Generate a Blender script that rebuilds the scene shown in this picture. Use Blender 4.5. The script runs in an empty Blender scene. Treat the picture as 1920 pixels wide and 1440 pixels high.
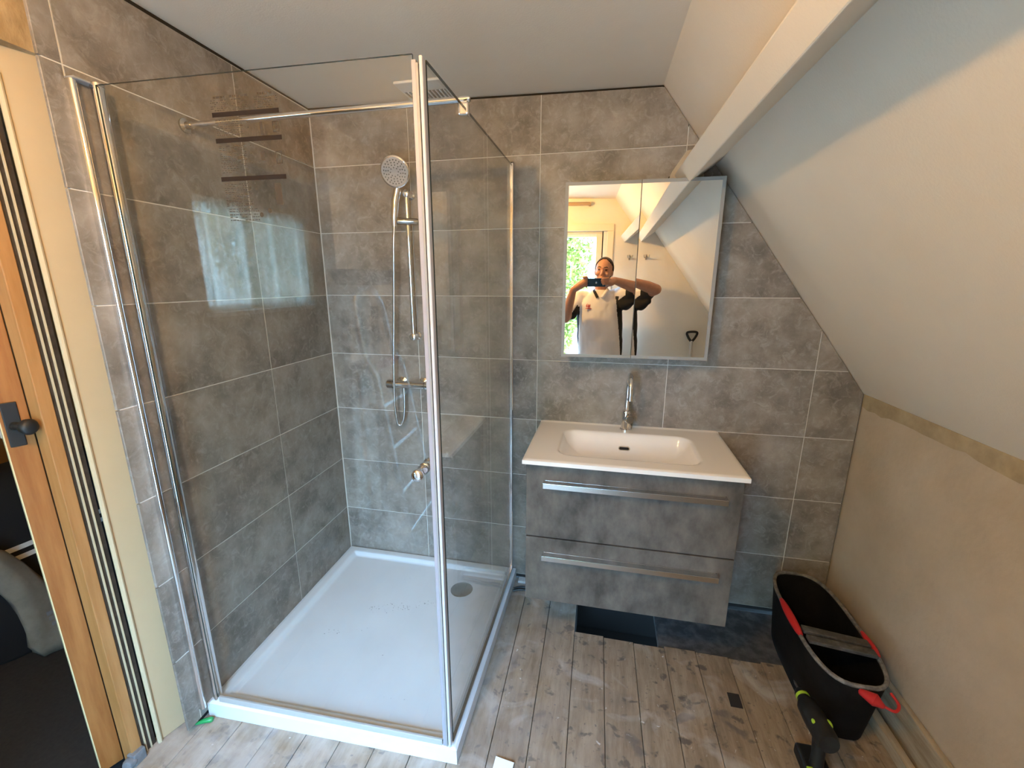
import bpy, bmesh, math, random
from mathutils import Vector, Matrix, noise
import numpy as np
random.seed(7)
C = bpy.context.scene.collection
SC = bpy.context.scene
PI = math.pi
ZF = -0.055            # floor level (tray top is about 0)

# ------------------------------------------------------------------ camera, world, light, exposure
CAM = Vector((1.4336, -2.1024, 1.5374))
yaw, pit, rol = -0.2154, -0.2447, -0.0003
fw = Vector((math.sin(yaw)*math.cos(pit), math.cos(yaw)*math.cos(pit), math.sin(pit)))
r0 = Vector((math.cos(yaw), -math.sin(yaw), 0)); u0 = r0.cross(fw)
rt = r0*math.cos(rol)+u0*math.sin(rol); up = rt.cross(fw)
cd = bpy.data.cameras.new('camera'); cam = bpy.data.objects.new('camera', cd); C.objects.link(cam)
cam.matrix_world = Matrix(((rt.x, up.x, -fw.x, CAM.x), (rt.y, up.y, -fw.y, CAM.y), (rt.z, up.z, -fw.z, CAM.z), (0, 0, 0, 1)))
cd.sensor_width = 36; cd.lens = 829.97/1920*36; cd.shift_x = 4.8/1920; cd.shift_y = 17.27/1920
cd.clip_start = 0.004; cd.clip_end = 100
SC.camera = cam
vs = SC.view_settings
SC.display_settings.display_device = 'sRGB'
vs.view_transform = 'Standard'; vs.look = 'None'; vs.gamma = 1; vs.exposure = 0.0; vs.use_curve_mapping = False
W = bpy.data.worlds.new('sky'); SC.world = W; W.use_nodes = True
wn = W.node_tree.nodes; wl = W.node_tree.links
bg = wn['Background']
tcw = wn.new('ShaderNodeTexCoord'); sep = wn.new('ShaderNodeSeparateXYZ'); wl.new(tcw.outputs['Generated'], sep.inputs[0])
wr = wn.new('ShaderNodeValToRGB'); wl.new(sep.outputs['Z'], wr.inputs[0])
wr.color_ramp.elements[0].color = (0.22, 0.40, 0.60, 1); wr.color_ramp.elements[1].color = (0.44, 0.88, 1.55, 1)
wl.new(wr.outputs[0], bg.inputs[0]); bg.inputs[1].default_value = 52.0
LAMP = Vector((0.83, -2.0, 2.14)); LAMP_E = 1120.0; LAMP_COL = (1.0, 0.575, 0.165)
pl = bpy.data.lights.new('window_daylight', 'AREA'); pl.shape = 'RECTANGLE'; pl.size = 0.90; pl.size_y = 2.0
pl.cycles.is_portal = True
po = bpy.data.objects.new('window_daylight', pl); C.objects.link(po); po.location = (1.065, -2.93, 1.0); po.rotation_euler = (PI/2, 0, 0)

# ------------------------------------------------------------------ materials
def M(name, col, rough=0.6, metal=0.0, var=0.0, scale=8.0, bump=0.0, bscale=60.0, spec=0.5, stretch=(1, 1, 1), detail=6.0,
      col2=None, pos=(0.35, 0.65), rnd=0.0, coat=0.0, trans=0.0):
    m = bpy.data.materials.new(name); m.use_nodes = True
    n = m.node_tree.nodes; l = m.node_tree.links; b = n['Principled BSDF']
    b.inputs['Base Color'].default_value = (*col, 1); b.inputs['Roughness'].default_value = rough
    b.inputs['Metallic'].default_value = metal; b.inputs['Specular IOR Level'].default_value = spec
    b.inputs['Coat Weight'].default_value = coat
    if var or bump or col2:
        g = n.new('ShaderNodeNewGeometry'); mp = n.new('ShaderNodeMapping'); mp.inputs['Scale'].default_value = stretch
        l.new(g.outputs['Position'], mp.inputs[0])
        if rnd:
            oi = n.new('ShaderNodeObjectInfo'); mu = n.new('ShaderNodeMath'); mu.operation = 'MULTIPLY'; mu.inputs[1].default_value = 37
            l.new(oi.outputs['Random'], mu.inputs[0]); cx = n.new('ShaderNodeCombineXYZ')
            for k in range(3): l.new(mu.outputs[0], cx.inputs[k])
            l.new(cx.outputs[0], mp.inputs['Location'])
    if var or col2:
        t = n.new('ShaderNodeTexNoise'); t.inputs['Scale'].default_value = scale; t.inputs['Detail'].default_value = detail; t.inputs['Roughness'].default_value = 0.65
        l.new(mp.outputs[0], t.inputs[0])
        r = n.new('ShaderNodeValToRGB'); l.new(t.outputs[0], r.inputs[0])
        r.color_ramp.elements[0].position, r.color_ramp.elements[1].position = pos
        c2 = col2 or tuple(min(1, c*(1+var)) for c in col); c1 = col if col2 else tuple(c*(1-var) for c in col)
        r.color_ramp.elements[0].color = (*c1, 1); r.color_ramp.elements[1].color = (*c2, 1)
        out = r.outputs[0]
        if rnd:
            hs = n.new('ShaderNodeHueSaturation'); mr = n.new('ShaderNodeMapRange'); mr.inputs[3].default_value = 1-rnd; mr.inputs[4].default_value = 1+rnd
            l.new(oi.outputs['Random'], mr.inputs[0]); l.new(mr.outputs[0], hs.inputs['Value']); l.new(out, hs.inputs['Color']); out = hs.outputs[0]
        l.new(out, b.inputs['Base Color'])
    if bump:
        t2 = n.new('ShaderNodeTexNoise'); t2.inputs['Scale'].default_value = bscale; t2.inputs['Detail'].default_value = 5
        l.new(mp.outputs[0], t2.inputs[0]); bp = n.new('ShaderNodeBump'); bp.inputs['Strength'].default_value = bump; bp.inputs['Distance'].default_value = 0.01
        l.new(t2.outputs[0], bp.inputs['Height']); l.new(bp.outputs[0], b.inputs['Normal'])
    return m

def glassmat(name, tint, ior=1.5, rough=0.0, boost=1.0):
    m = bpy.data.materials.new(name); m.use_nodes = True
    n = m.node_tree.nodes; l = m.node_tree.links; n.remove(n['Principled BSDF'])
    t = n.new('ShaderNodeBsdfTransparent'); t.inputs[0].default_value = (*tint, 1)
    g = n.new('ShaderNodeBsdfGlossy'); g.inputs['Roughness'].default_value = rough
    w = n.new('ShaderNodeLayerWeight'); w.inputs[0].default_value = .5
    p5 = n.new('ShaderNodeMath'); p5.operation = 'POWER'; p5.inputs[1].default_value = 5; l.new(w.outputs['Facing'], p5.inputs[0])
    f = n.new('ShaderNodeMath'); f.operation = 'MULTIPLY_ADD'; r0_ = ((ior-1)/(ior+1))**2; f.inputs[1].default_value = 1-r0_; f.inputs[2].default_value = r0_; l.new(p5.outputs[0], f.inputs[0])
    x = n.new('ShaderNodeMixShader')
    l.new(f.outputs[0], x.inputs[0]); l.new(t.outputs[0], x.inputs[1]); l.new(g.outputs[0], x.inputs[2]); l.new(x.outputs[0], n['Material Output'].inputs[0])
    return m

def emitmat(name, col, s):
    m = bpy.data.materials.new(name); m.use_nodes = True
    n = m.node_tree.nodes; l = m.node_tree.links; n.remove(n['Principled BSDF'])
    e = n.new('ShaderNodeEmission'); e.inputs[0].default_value = (*col, 1); e.inputs[1].default_value = s
    l.new(e.outputs[0], n['Material Output'].inputs[0]); return m

def curtainmat():
    m = bpy.data.materials.new('net_curtain'); m.use_nodes = True
    n = m.node_tree.nodes; l = m.node_tree.links; n.remove(n['Principled BSDF'])
    d = n.new('ShaderNodeBsdfTranslucent'); d.inputs[0].default_value = (.84, .73, .55, 1)
    t = n.new('ShaderNodeBsdfTransparent'); t.inputs[0].default_value = (.6, .57, .5, 1)
    w = n.new('ShaderNodeLayerWeight'); w.inputs[0].default_value = .5
    f = n.new('ShaderNodeMapRange'); f.inputs[3].default_value = .30; f.inputs[4].default_value = .0; l.new(w.outputs['Facing'], f.inputs[0])
    x = n.new('ShaderNodeMixShader'); l.new(f.outputs[0], x.inputs[0])
    l.new(d.outputs[0], x.inputs[1]); l.new(t.outputs[0], x.inputs[2]); l.new(x.outputs[0], n['Material Output'].inputs[0]); return m

def tilemat():
    m = M('concrete_tile', (.158, .135, .110), .42, 0, scale=6.5, col2=(.345, .303, .258), pos=(.34, .68), rnd=.06, bump=.06, bscale=45, spec=.45, detail=9)
    n = m.node_tree.nodes; l = m.node_tree.links; b = n['Principled BSDF']
    src = b.inputs['Base Color'].links[0].from_socket; mp = [k for k in n if k.type == 'MAPPING'][0]
    t = n.new('ShaderNodeTexNoise'); t.inputs['Scale'].default_value = 24; t.inputs['Detail'].default_value = 8; t.inputs['Roughness'].default_value = .75; t.inputs['Distortion'].default_value = 1.2
    l.new(mp.outputs[0], t.inputs[0]); r = n.new('ShaderNodeValToRGB'); l.new(t.outputs[0], r.inputs[0])
    r.color_ramp.elements[0].position = .50; r.color_ramp.elements[0].color = (0, 0, 0, 1); r.color_ramp.elements[1].position = .74; r.color_ramp.elements[1].color = (.75, .75, .75, 1)
    mx = n.new('ShaderNodeMix'); mx.data_type = 'RGBA'; mx.inputs['B'].default_value = (.43, .395, .35, 1)
    l.new(r.outputs[0], mx.inputs['Factor']); l.new(src, mx.inputs['A']); l.new(mx.outputs['Result'], b.inputs['Base Color'])
    return m

def plankmat():
    m = M('dusty_floorboard', (.215, .158, .102), .75, 0, scale=7, col2=(.345, .268, .185), stretch=(6, .9, 6), rnd=.05, bump=.15, bscale=25, spec=.3, detail=8)
    n = m.node_tree.nodes; l = m.node_tree.links; b = n['Principled BSDF']
    src = b.inputs['Base Color'].links[0].from_socket
    g = [k for k in n if k.type == 'NEW_GEOMETRY'][0]
    def layer(src, scale, lo, hi, col, dist=.8, amt=1.0):
        t = n.new('ShaderNodeTexNoise'); t.inputs['Scale'].default_value = scale; t.inputs['Detail'].default_value = 4; t.inputs['Distortion'].default_value = dist
        l.new(g.outputs['Position'], t.inputs[0]); r = n.new('ShaderNodeValToRGB'); l.new(t.outputs[0], r.inputs[0])
        r.color_ramp.elements[0].position = lo; r.color_ramp.elements[0].color = (0, 0, 0, 1); r.color_ramp.elements[1].position = hi; r.color_ramp.elements[1].color = (amt, amt, amt, 1)
        mx = n.new('ShaderNodeMix'); mx.data_type = 'RGBA'; mx.inputs['B'].default_value = (*col, 1)
        l.new(r.outputs[0], mx.inputs['Factor']); l.new(src, mx.inputs['A']); return mx.outputs['Result']
    s = layer(src, 11, .64, .72, (.12, .10, .09), .3, .75)
    s = layer(s, 23, .60, .67, (.085, .07, .058), .3, .8)
    s = layer(s, 3.5, .50, .75, (.17, .13, .095), 1.5, .55)
    s = layer(s, 55, .66, .72, (.12, .10, .09), .2, .8)
    s = layer(s, 5, .55, .75, (.55, .52, .48), 1.0, .6)
    s = layer(s, 45, .70, .78, (.7, .69, .67), .5, .8)
    # plaster dust plus painted-in daylight, palest near the tray, fading towards the right wall
    sx = n.new('ShaderNodeSeparateXYZ'); l.new(g.outputs['Position'], sx.inputs[0])
    mr = n.new('ShaderNodeMapRange'); mr.inputs[1].default_value = .1; mr.inputs[2].default_value = 1.7; mr.inputs[3].default_value = .75; mr.inputs[4].default_value = 0; l.new(sx.outputs['X'], mr.inputs[0])
    t = n.new('ShaderNodeTexNoise'); t.inputs['Scale'].default_value = 9; t.inputs['Detail'].default_value = 7; l.new(g.outputs['Position'], t.inputs[0])
    r = n.new('ShaderNodeMapRange'); r.inputs[1].default_value = .3; r.inputs[2].default_value = .62; l.new(t.outputs[0], r.inputs[0])
    mu = n.new('ShaderNodeMath'); mu.operation = 'MULTIPLY'; l.new(mr.outputs[0], mu.inputs[0]); l.new(r.outputs[0], mu.inputs[1])
    mx = n.new('ShaderNodeMix'); mx.data_type = 'RGBA'; mx.inputs['B'].default_value = (.50, .46, .42, 1)
    l.new(mu.outputs[0], mx.inputs['Factor']); l.new(s, mx.inputs['A']); l.new(mx.outputs['Result'], b.inputs['Base Color'])
    return m

MT = dict(
    tile=tilemat(), plank=plankmat(),
    grout=M('grout', (.70, .67, .61), .9), paint=M('ceiling_paint', (.75, .66, .53), .85, var=.02, scale=3, bump=.08, bscale=180),
    cream=M('cream_wall', (.80, .74, .62), .85, var=.03, scale=3, bump=.08, bscale=150),
    slope=M('slope_paint', (.76, .67, .54), .85, var=.02, scale=2.5, bump=.08, bscale=160),
    knee=M('bare_plaster', (.45, .37, .27), .9, scale=2.6, col2=(.58, .49, .375), pos=(.3, .7), bump=.15, bscale=40, detail=7),
    stain=M('plaster_stain', (.40, .32, .20), .9, var=.15, scale=14),
    gapdark=M('dark_gap', (.02, .018, .016), .95), rough=M('torn_plaster', (.36, .24, .11), .9, scale=14, col2=(.62, .45, .24), bump=.6, bscale=22, stretch=(1, 1, .5)),
    chrome=M('chrome', (.82, .82, .83), .08, 1.0), satin=M('brushed_steel', (.62, .60, .57), .22, 1.0), darkchrome=M('dark_chrome', (.35, .34, .33), .18, 1.0),
    capgrey=M('grey_cap', (.30, .29, .27), .4), seal=M('clear_seal', (.34, .32, .345), .3, spec=.6), sealbright=M('white_seal', (.58, .56, .57), .25, spec=.6), sealgrey=M('drip_seal', (.42, .40, .37), .35),
    glass=glassmat('shower_glass', (.975, .985, .98), 1.45), pane=glassmat('window_glass', (.97, .98, .98), 1.45),
    edge=M('glass_edge', (.045, .06, .05), .15), tray=M('tray_white', (.71, .75, .77), .38, scale=5, col2=(.75, .79, .81), spec=.5),
    ceramic=M('ceramic', (.87, .82, .75), .12, spec=.6, coat=.3), vanity=M('vanity_laminate', (.050, .042, .034), .5, scale=7, col2=(.165, .142, .118), pos=(.33, .68), stretch=(1.4, 1.4, .8), detail=9, bump=.03, bscale=80),
    mirror=M('mirror', (.93, .94, .94), 0.0, 1.0), mframe=M('frosted_frame', (.30, .295, .28), .4), carc=M('cabinet_side', (.55, .54, .52), .4),
    black=M('black_plastic', (.012, .012, .013), .5), tub=M('black_rubber', (.004, .004, .004), .8, spec=.15, scale=9, col2=(.011, .0105, .01), bump=.1, bscale=50),
    rimdust=M('dusty_rim', (.10, .098, .092), .8, scale=40, col2=(.28, .27, .25), pos=(.4, .75)), red=M('red_rubber', (.50, .02, .02), .5),
    batten=M('dusty_black_bar', (.045, .042, .038), .8, scale=30, col2=(.13, .125, .115), pos=(.45, .8)), lime=M('lime_plastic', (.42, .68, .05), .45),
    tool=M('dark_tool_plastic', (.009, .010, .011), .5, spec=.3, scale=20, col2=(.022, .024, .025)), steel=M('steel_bit', (.4, .4, .4), .3, 1.0),
    slate=M('dusty_dark_board', (.045, .047, .05), .8, scale=18, col2=(.15, .155, .16), pos=(.42, .8), detail=9), oak=M('orange_wood', (.26, .095, .020), .5, scale=5, col2=(.36, .155, .042), stretch=(7, 7, .6), rnd=.05, spec=.4),
    oaklight=M('light_wood', (.37, .17, .05), .5, scale=5, col2=(.47, .24, .085), stretch=(7, 7, .6)), paleedge=M('pale_wood_edge', (.78, .68, .40), .5), bead=M('cream_bead', (.62, .52, .34), .45),
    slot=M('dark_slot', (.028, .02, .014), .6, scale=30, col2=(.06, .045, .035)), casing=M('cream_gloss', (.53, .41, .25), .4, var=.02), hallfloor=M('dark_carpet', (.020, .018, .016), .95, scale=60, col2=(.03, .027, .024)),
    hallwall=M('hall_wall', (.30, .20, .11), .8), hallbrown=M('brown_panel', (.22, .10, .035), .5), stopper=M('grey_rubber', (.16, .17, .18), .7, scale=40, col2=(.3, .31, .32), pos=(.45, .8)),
    bagblack=M('black_cloth', (.008, .008, .009), .9), white=M('white_cloth', (.72, .70, .66), .8), bagwhite=M('white_plastic_bag', (.25, .22, .175), .6, var=.15, scale=15), printgrey=M('grey_print', (.25, .24, .24), .7),
    ink=M('label_ink', (.016, .010, .007), .7, spec=.2), inkthin=M('label_fine_ink', (.05, .04, .03), .8, spec=.2), paper=M('paper', (.85, .84, .82), .7), green=M('green_plastic', (.02, .30, .08), .35), cable=M('black_cable', (.015, .015, .015), .4),
    alu=M('aluminium', (.92, .92, .92), .33, 1.0), ladgrey=M('ladder_grey', (.12, .11, .10), .6), ladred=M('ladder_red', (.30, .05, .05), .5), upvc=M('white_frame', (.82, .80, .74), .4), warmframe=M('cream_frame', (.80, .70, .52), .45),
    skin=M('skin', (.44, .21, .125), .55, var=.06, scale=30), hair=M('hair', (.03, .018, .012), .7), eyew=M('eye', (.05, .035, .03), .2), lip=M('lip', (.36, .14, .10), .5),
    shirt=M('white_shirt', (.78, .74, .72), .85), shirtblack=M('black_shirt', (.012, .011, .012), .9), jeans=M('denim', (.04, .06, .12), .85), shoe=M('shoe', (.03, .028, .026), .6), sole=M('shoe_sole', (.5, .48, .45), .7),
    phone=M('phone_blue', (.012, .045, .085), .25), phoneglass=M('lens_black', (.01, .01, .012), .05), logo=M('phone_logo', (.6, .65, .7), .2, 1.0),
    vent=M('vent_white', (.78, .76, .70), .5), ventdark=M('vent_slat', (.06, .055, .045), .8), nozzle=M('nozzle_dark', (.10, .095, .09), .5), face=M('shower_face', (.42, .40, .37), .45),
    leaf=M('leaf', (.15, .19, .025), .6, scale=3, col2=(.42, .40, .07)), bark=M('bark', (.12, .08, .05), .9), brick=M('pink_brick', (.62, .42, .36), .85, var=.1, scale=20), lawn=M('paving', (.2, .18, .155), .9, var=.2, scale=3),
    pipe=M('brown_pipe', (.42, .28, .16), .5), hook=M('hook_metal', (.55, .5, .45), .3, 1.0), bulb=emitmat('bulb_glow', LAMP_COL, LAMP_E), lampcord=M('lamp_cord', (.6, .58, .55), .6),
    curtain=curtainmat(), mortar=M('pale_mortar', (.6, .6, .58), .9, var=.15, scale=40), patch=M('patch_plaster', (.52, .44, .32), .9, var=.1, scale=9), batwood=M('rough_batten', (.30, .24, .16), .8, scale=6, col2=(.50, .43, .32), stretch=(5, .6, 5), bump=.3, bscale=30),
    shaft=M('grey_shaft', (.62, .60, .56), .5),
)

# ------------------------------------------------------------------ mesh helpers
class MB:
    def __init__(s): s.v = []; s.f = []
    def add(s, vs, fs):
        o = len(s.v); s.v += [tuple(p) for p in vs]; s.f += [tuple(i+o for i in f) for f in fs]; return s
    def box(s, a, b):
        (x0, y0, z0), (x1, y1, z1) = a, b
        return s.add([(x0, y0, z0), (x1, y0, z0), (x1, y1, z0), (x0, y1, z0), (x0, y0, z1), (x1, y0, z1), (x1, y1, z1), (x0, y1, z1)],
                     [(0, 3, 2, 1), (4, 5, 6, 7), (0, 1, 5, 4), (1, 2, 6, 5), (2, 3, 7, 6), (3, 0, 4, 7)])
    def prism(s, pts, off):            # polygon (3d points) extruded by vector off
        n = len(pts); off = Vector(off); P = [Vector(p) for p in pts]
        nn = Vector((0, 0, 0))
        for i in range(n): nn += P[i].cross(P[(i+1) % n])
        if nn.dot(off) > 0: P.reverse()
        return s.add(P+[p+off for p in P], [tuple(range(n)), tuple(range(2*n-1, n-1, -1))]+[(i, i+n, (i+1) % n+n, (i+1) % n) for i in range(n)])
    def tube(s, pts, r, n=12, cap=True):
        P = [Vector(p) for p in pts]; R = r if isinstance(r, (list, tuple)) else [r]*len(P)
        t0 = (P[1]-P[0]).normalized(); a = t0.orthogonal().normalized(); rings = []
        for i, p in enumerate(P):
            t = (P[min(i+1, len(P)-1)]-P[max(i-1, 0)]).normalized()
            a = (a-t*a.dot(t)).normalized(); b = t.cross(a)
            rings.append([p+(a*math.cos(2*PI*k/n)+b*math.sin(2*PI*k/n))*R[i] for k in range(n)])
        vs = [q for g in rings for q in g]; fs = []
        for i in range(len(P)-1):
            for k in range(n): fs.append((i*n+k, i*n+(k+1) % n, (i+1)*n+(k+1) % n, (i+1)*n+k))
        if cap: fs += [tuple(range(n-1, -1, -1)), tuple((len(P)-1)*n+k for k in range(n))]
        return s.add(vs, fs)
    def limb(s, pts, R, n=14):         # rounded ends
        P = [Vector(p) for p in pts]; d0 = (P[0]-P[1]).normalized(); d1 = (P[-1]-P[-2]).normalized()
        pp = [P[0]+d0*R[0]*k for k in (.98, .8, .45)]+P+[P[-1]+d1*R[-1]*k for k in (.45, .8, .98)]
        rr = [R[0]*k for k in (.2, .6, .89)]+list(R)+[R[-1]*k for k in (.89, .6, .2)]
        return s.tube(pp, rr, n)
    def lathe(s, prof, c, ax='z', n=24):
        c = Vector(c); vs = []; fs = []
        if isinstance(ax, str): w = Vector({'x': (1, 0, 0), 'y': (0, 1, 0), 'z': (0, 0, 1)}[ax])
        else: w = Vector(ax).normalized()
        a = w.orthogonal().normalized(); b = w.cross(a)
        for r, h in prof: vs += [c+w*h+(a*math.cos(2*PI*k/n)+b*math.sin(2*PI*k/n))*r for k in range(n)]
        for i in range(len(prof)-1):
            for k in range(n): fs.append((i*n+k, i*n+(k+1) % n, (i+1)*n+(k+1) % n, (i+1)*n+k))
        fs += [tuple(range(n-1, -1, -1)), tuple((len(prof)-1)*n+k for k in range(n))]
        return s.add(vs, fs)
    def rings(s, R):                    # list of closed rings with equal counts
        n = len(R[0]); vs = [q for g in R for q in g]; fs = []
        for i in range(len(R)-1):
            for k in range(n): fs.append((i*n+k, i*n+(k+1) % n, (i+1)*n+(k+1) % n, (i+1)*n+k))
        fs += [tuple(range(n-1, -1, -1)), tuple((len(R)-1)*n+k for k in range(n))]
        return s.add(vs, fs)
    def ball(s, c, r, n=16, m=10):
        rx, ry, rz = r if isinstance(r, (tuple, list)) else (r, r, r); c = Vector(c); R = []
        for i in range(m+1):
            t = PI*(i+.02 if i == 0 else i-.02 if i == m else i)/m
            R.append([c+Vector((rx*math.sin(t)*math.cos(2*PI*k/n), ry*math.sin(t)*math.sin(2*PI*k/n), -rz*math.cos(t))) for k in range(n)])
        return s.rings(R)
    def map(s, fn): s.v = [tuple(fn(Vector(p))) for p in s.v]; return s
    def build(s, name, mat, parent=None, bevel=0, smooth=False, seg=2, sub=0, loc=None):
        me = bpy.data.meshes.new(name); me.from_pydata(s.v, [], s.f); me.update()
        bm = bmesh.new(); bm.from_mesh(me); bmesh.ops.recalc_face_normals(bm, faces=bm.faces); bm.to_mesh(me); bm.free()
        o = bpy.data.objects.new(name, me); C.objects.link(o)
        for q in (mat if isinstance(mat, list) else [mat]): me.materials.append(MT[q] if isinstance(q, str) else q)
        if parent:
            o.parent = parent
            ml = Vector(parent.get('_w', (0, 0, 0)))
            if ml.length: me.transform(Matrix.Translation(-ml))
            o['_w'] = tuple(ml)
        if bevel:
            b = o.modifiers.new('bevel', 'BEVEL'); b.width = bevel; b.segments = seg; b.limit_method = 'ANGLE'; b.harden_normals = False
        if sub:
            b = o.modifiers.new('sub', 'SUBSURF'); b.levels = sub; b.render_levels = sub
        if smooth:
            me.polygons.foreach_set('use_smooth', [True]*len(me.polygons))
            if smooth != 'all': me.set_sharp_from_angle(angle=math.radians(40))
        return o

def tag(o, label, cat, group=None):
    o['label'] = label; o['category'] = cat
    if group: o['group'] = group
    return o
def thing(name, label, cat, loc, group=None):
    o = bpy.data.objects.new(name, None); C.objects.link(o); o.location = loc; o['_w'] = tuple(loc)
    o.empty_display_size = .1
    return tag(o, label, cat, group)
def struct(name, loc=(0, 0, 0)):
    o = bpy.data.objects.new(name, None); C.objects.link(o); o.location = loc; o['_w'] = tuple(loc); o['kind'] = 'structure'; return o
def skind(o): o['kind'] = 'structure'; return o
def stuff(o): o['kind'] = 'stuff'; return o

def clip(poly, a, b, c):               # keep a*x+b*y<=c
    out = []
    for i in range(len(poly)):
        p, q = poly[i], poly[(i+1) % len(poly)]; dp = a*p[0]+b*p[1]-c; dq = a*q[0]+b*q[1]-c
        if dp <= 0: out.append(p)
        if (dp < 0 < dq) or (dq < 0 < dp):
            t = dp/(dp-dq); out.append((p[0]+t*(q[0]-p[0]), p[1]+t*(q[1]-p[1])))
    return out

# left wall frame: s along the wall towards the camera, d out of the wall into the room
LA = Vector((.0334, -1, 0)).normalized(); LN = Vector((1, .0334, 0)).normalized()
def Lw(s, d, z): v = LA*s+LN*d; return Vector((v.x, v.y, z))
def Rw(x, s, z): return Vector((x+.022*s, -s, z))   # right-hand side runs slightly skew
CEIL = lambda x: 2.343-.0212*x
SL0 = (1.607, 2.309); SL1 = (2.514, 1.082); XK = 2.52; YB = 2.8

# ------------------------------------------------------------------ back wall with tiles
wb = struct('wall_back')
prof = [(-.15, ZF), (XK, ZF), (XK, SL1[1]-.01), (SL1[0], SL1[1]), SL0, (-.15, CEIL(0))]
MB().prism([(x, .012, z) for x, z in [(-.15, ZF), (XK+.02, ZF), (XK+.02, SL1[1]), (SL0[0]+.02, SL0[1]+.02), (-.15, CEIL(0)+.05)]], (0, .1, 0)).build('wall_core', 'gapdark', wb)
# grout bed stops short of the ceiling and slope, leaving the dark open joint seen in the photo
gb = [(-.01, -.03), (XK-.008, -.03), (XK-.008, SL1[1]-.004), (SL0[0]-.004, SL0[1]-.010), (-.01, CEIL(0)-.012)]
MB().prism([(x, .012, z) for x, z in gb], (0, -.0095, 0)).build('grout_bed', 'grout', wb)
cols = [0.001, .4966, 1.1118, 1.7148, 2.3178, 2.9]; Z0 = .2626; G = .0016
def wall_tiles(parent, colx, zlo, clips, fn, bot):
    for ci in range(len(colx)-1):
        for r in range(-1, 7):
            z0 = max(Z0+.303*r+G, bot); z1 = Z0+.303*(r+1)-G
            p = [(colx[ci]+G, z0), (colx[ci+1]-G, z0), (colx[ci+1]-G, z1), (colx[ci]+G, z1)]
            for c in clips: p = clip(p, *c) if p else p
            if len(p) < 3: continue
            mb = MB(); n = len(p); cx = sum(q[0] for q in p)/n; cz = sum(q[1] for q in p)/n
            pr = [(q[0]+(.0012 if q[0] < cx else -.0012), q[1]+(.0012 if q[1] < cz else -.0012)) for q in p]
            j = random.uniform(-.0004, .0004)
            vs = [fn(*q, 0) for q in p]+[fn(*q, .0068+j) for q in p]+[fn(*q, .008+j) for q in pr]
            fs = [(i+k, (i+1) % n+k, (i+1) % n+k+n, i+k+n) for i in range(n) for k in (0, n)]+[tuple(range(2*n, 3*n)), tuple(range(n-1, -1, -1))]
            mb.add(vs, fs).build('tile', 'tile', parent)
dx, dz = SL1[0]-SL0[0], SL1[1]-SL0[1]
nx, nz = -dz, dx; nl = math.hypot(nx, nz); nx /= nl; nz /= nl   # outward normal of slope line (up-right)
wall_tiles(wb, cols, 0, [(nx, nz, nx*SL0[0]+nz*SL0[1]-.003), (1, 0, XK-.006), (.0212, 1, 2.343-.011)], lambda x, z, d: (x, .008-d, z), -.028)
# ------------------------------------------------------------------ left wall
wlft = struct('wall_left')
def Lprism(s0, s1, d0, d1, z0, z1):
    return MB().prism([Lw(s0, d0, z0), Lw(s1, d0, z0), Lw(s1, d0, z1), Lw(s0, d0, z1)], LN*(d1-d0))
Lprism(-.02, 1.07, -.13, -.011, ZF, 2.40).build('wall_core', 'gapdark', wlft)
MB().prism([Lw(0, -.011, -.03), Lw(1.118, -.011, -.03), Lw(1.118, -.011, 2.323), Lw(0, -.011, 2.331)], LN*.0095).build('grout_bed', 'grout', wlft)
def lwt(s, z, d): return Lw(s, d-.008, z)
wall_tiles(wlft, [.003, .4705, 1.0735, 1.128], 0, [(0, 1, 2.326)], lwt, -.03)
for a, b, z0, z1 in ((1.07, 2.24, 2.10, 2.40), (2.24, YB, ZF, 2.40)):
    Lprism(a, b, -.20, -.05, z0, z1).build('plaster_panel', 'cream' if z0 < 1 else 'rough', wlft)
# ------------------------------------------------------------------ door in the left wall
d1 = struct('door_1')
def plan(pts, z0, z1): return MB().prism([(x, y, z0) for x, y in pts], (0, 0, z1-z0))
plan([(-.026, -1.075), (-.052, -1.158), (-.075, -1.158), (-.05, -1.075)], ZF, 2.115).build('casing_board', 'casing', d1, bevel=.003)
plan([(-.056, -1.158), (-.056, -2.235), (-.078, -2.235), (-.078, -1.158)], 2.03, 2.125).build('head_board', 'casing', d1, bevel=.004)
MB().tube([(-.051, -1.163, ZF), (-.051, -1.163, 2.035), (-.055, -2.23, 2.035)], .0075, 8).build('casing_bead', 'bead', d1, smooth=True)
plan([(-.064, -1.168), (-.066, -1.216), (-.09, -1.222), (-.09, -1.168)], ZF, 2.012).build('slot_back', 'slot', d1)
for y in (-1.183, -1.199):
    plan([(-.060, y), (-.060, y-.0035), (-.0652, y-.0035), (-.0652, y)], ZF, 2.012).build('slot_bead', 'bead', d1)
plan([(-.082, -1.205), (-.060, -1.2135), (-.065, -1.243), (-.105, -1.243)], ZF, 2.0).build('jamb', 'oaklight', d1, bevel=.002)
leafdir = Vector((.41, .91, 0)).normalized(); ln = Vector((leafdir.y, -leafdir.x, 0))
LE = Vector((-.134, -1.295, 0))
def leafpt(a, d): p = LE+leafdir*a+ln*d; return (p.x, p.y)
leaf = plan([leafpt(.002, 0), leafpt(.058, 0), leafpt(.058, -.036), leafpt(.002, -.036)], ZF+.008, 2.0).build('leaf', 'oak', d1, bevel=.0015)
plan([leafpt(.058, -.006), leafpt(.095, -.006), leafpt(.095, -.03), leafpt(.058, -.03)], ZF+.008, 2.0).build('rebate', 'slot', d1)
plan([leafpt(0, -.001), leafpt(.0022, -.001), leafpt(.0022, -.035), leafpt(0, -.035)], ZF+.008, 2.0).build('leaf_edge', 'paleedge', leaf)
zp = 1.165
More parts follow.
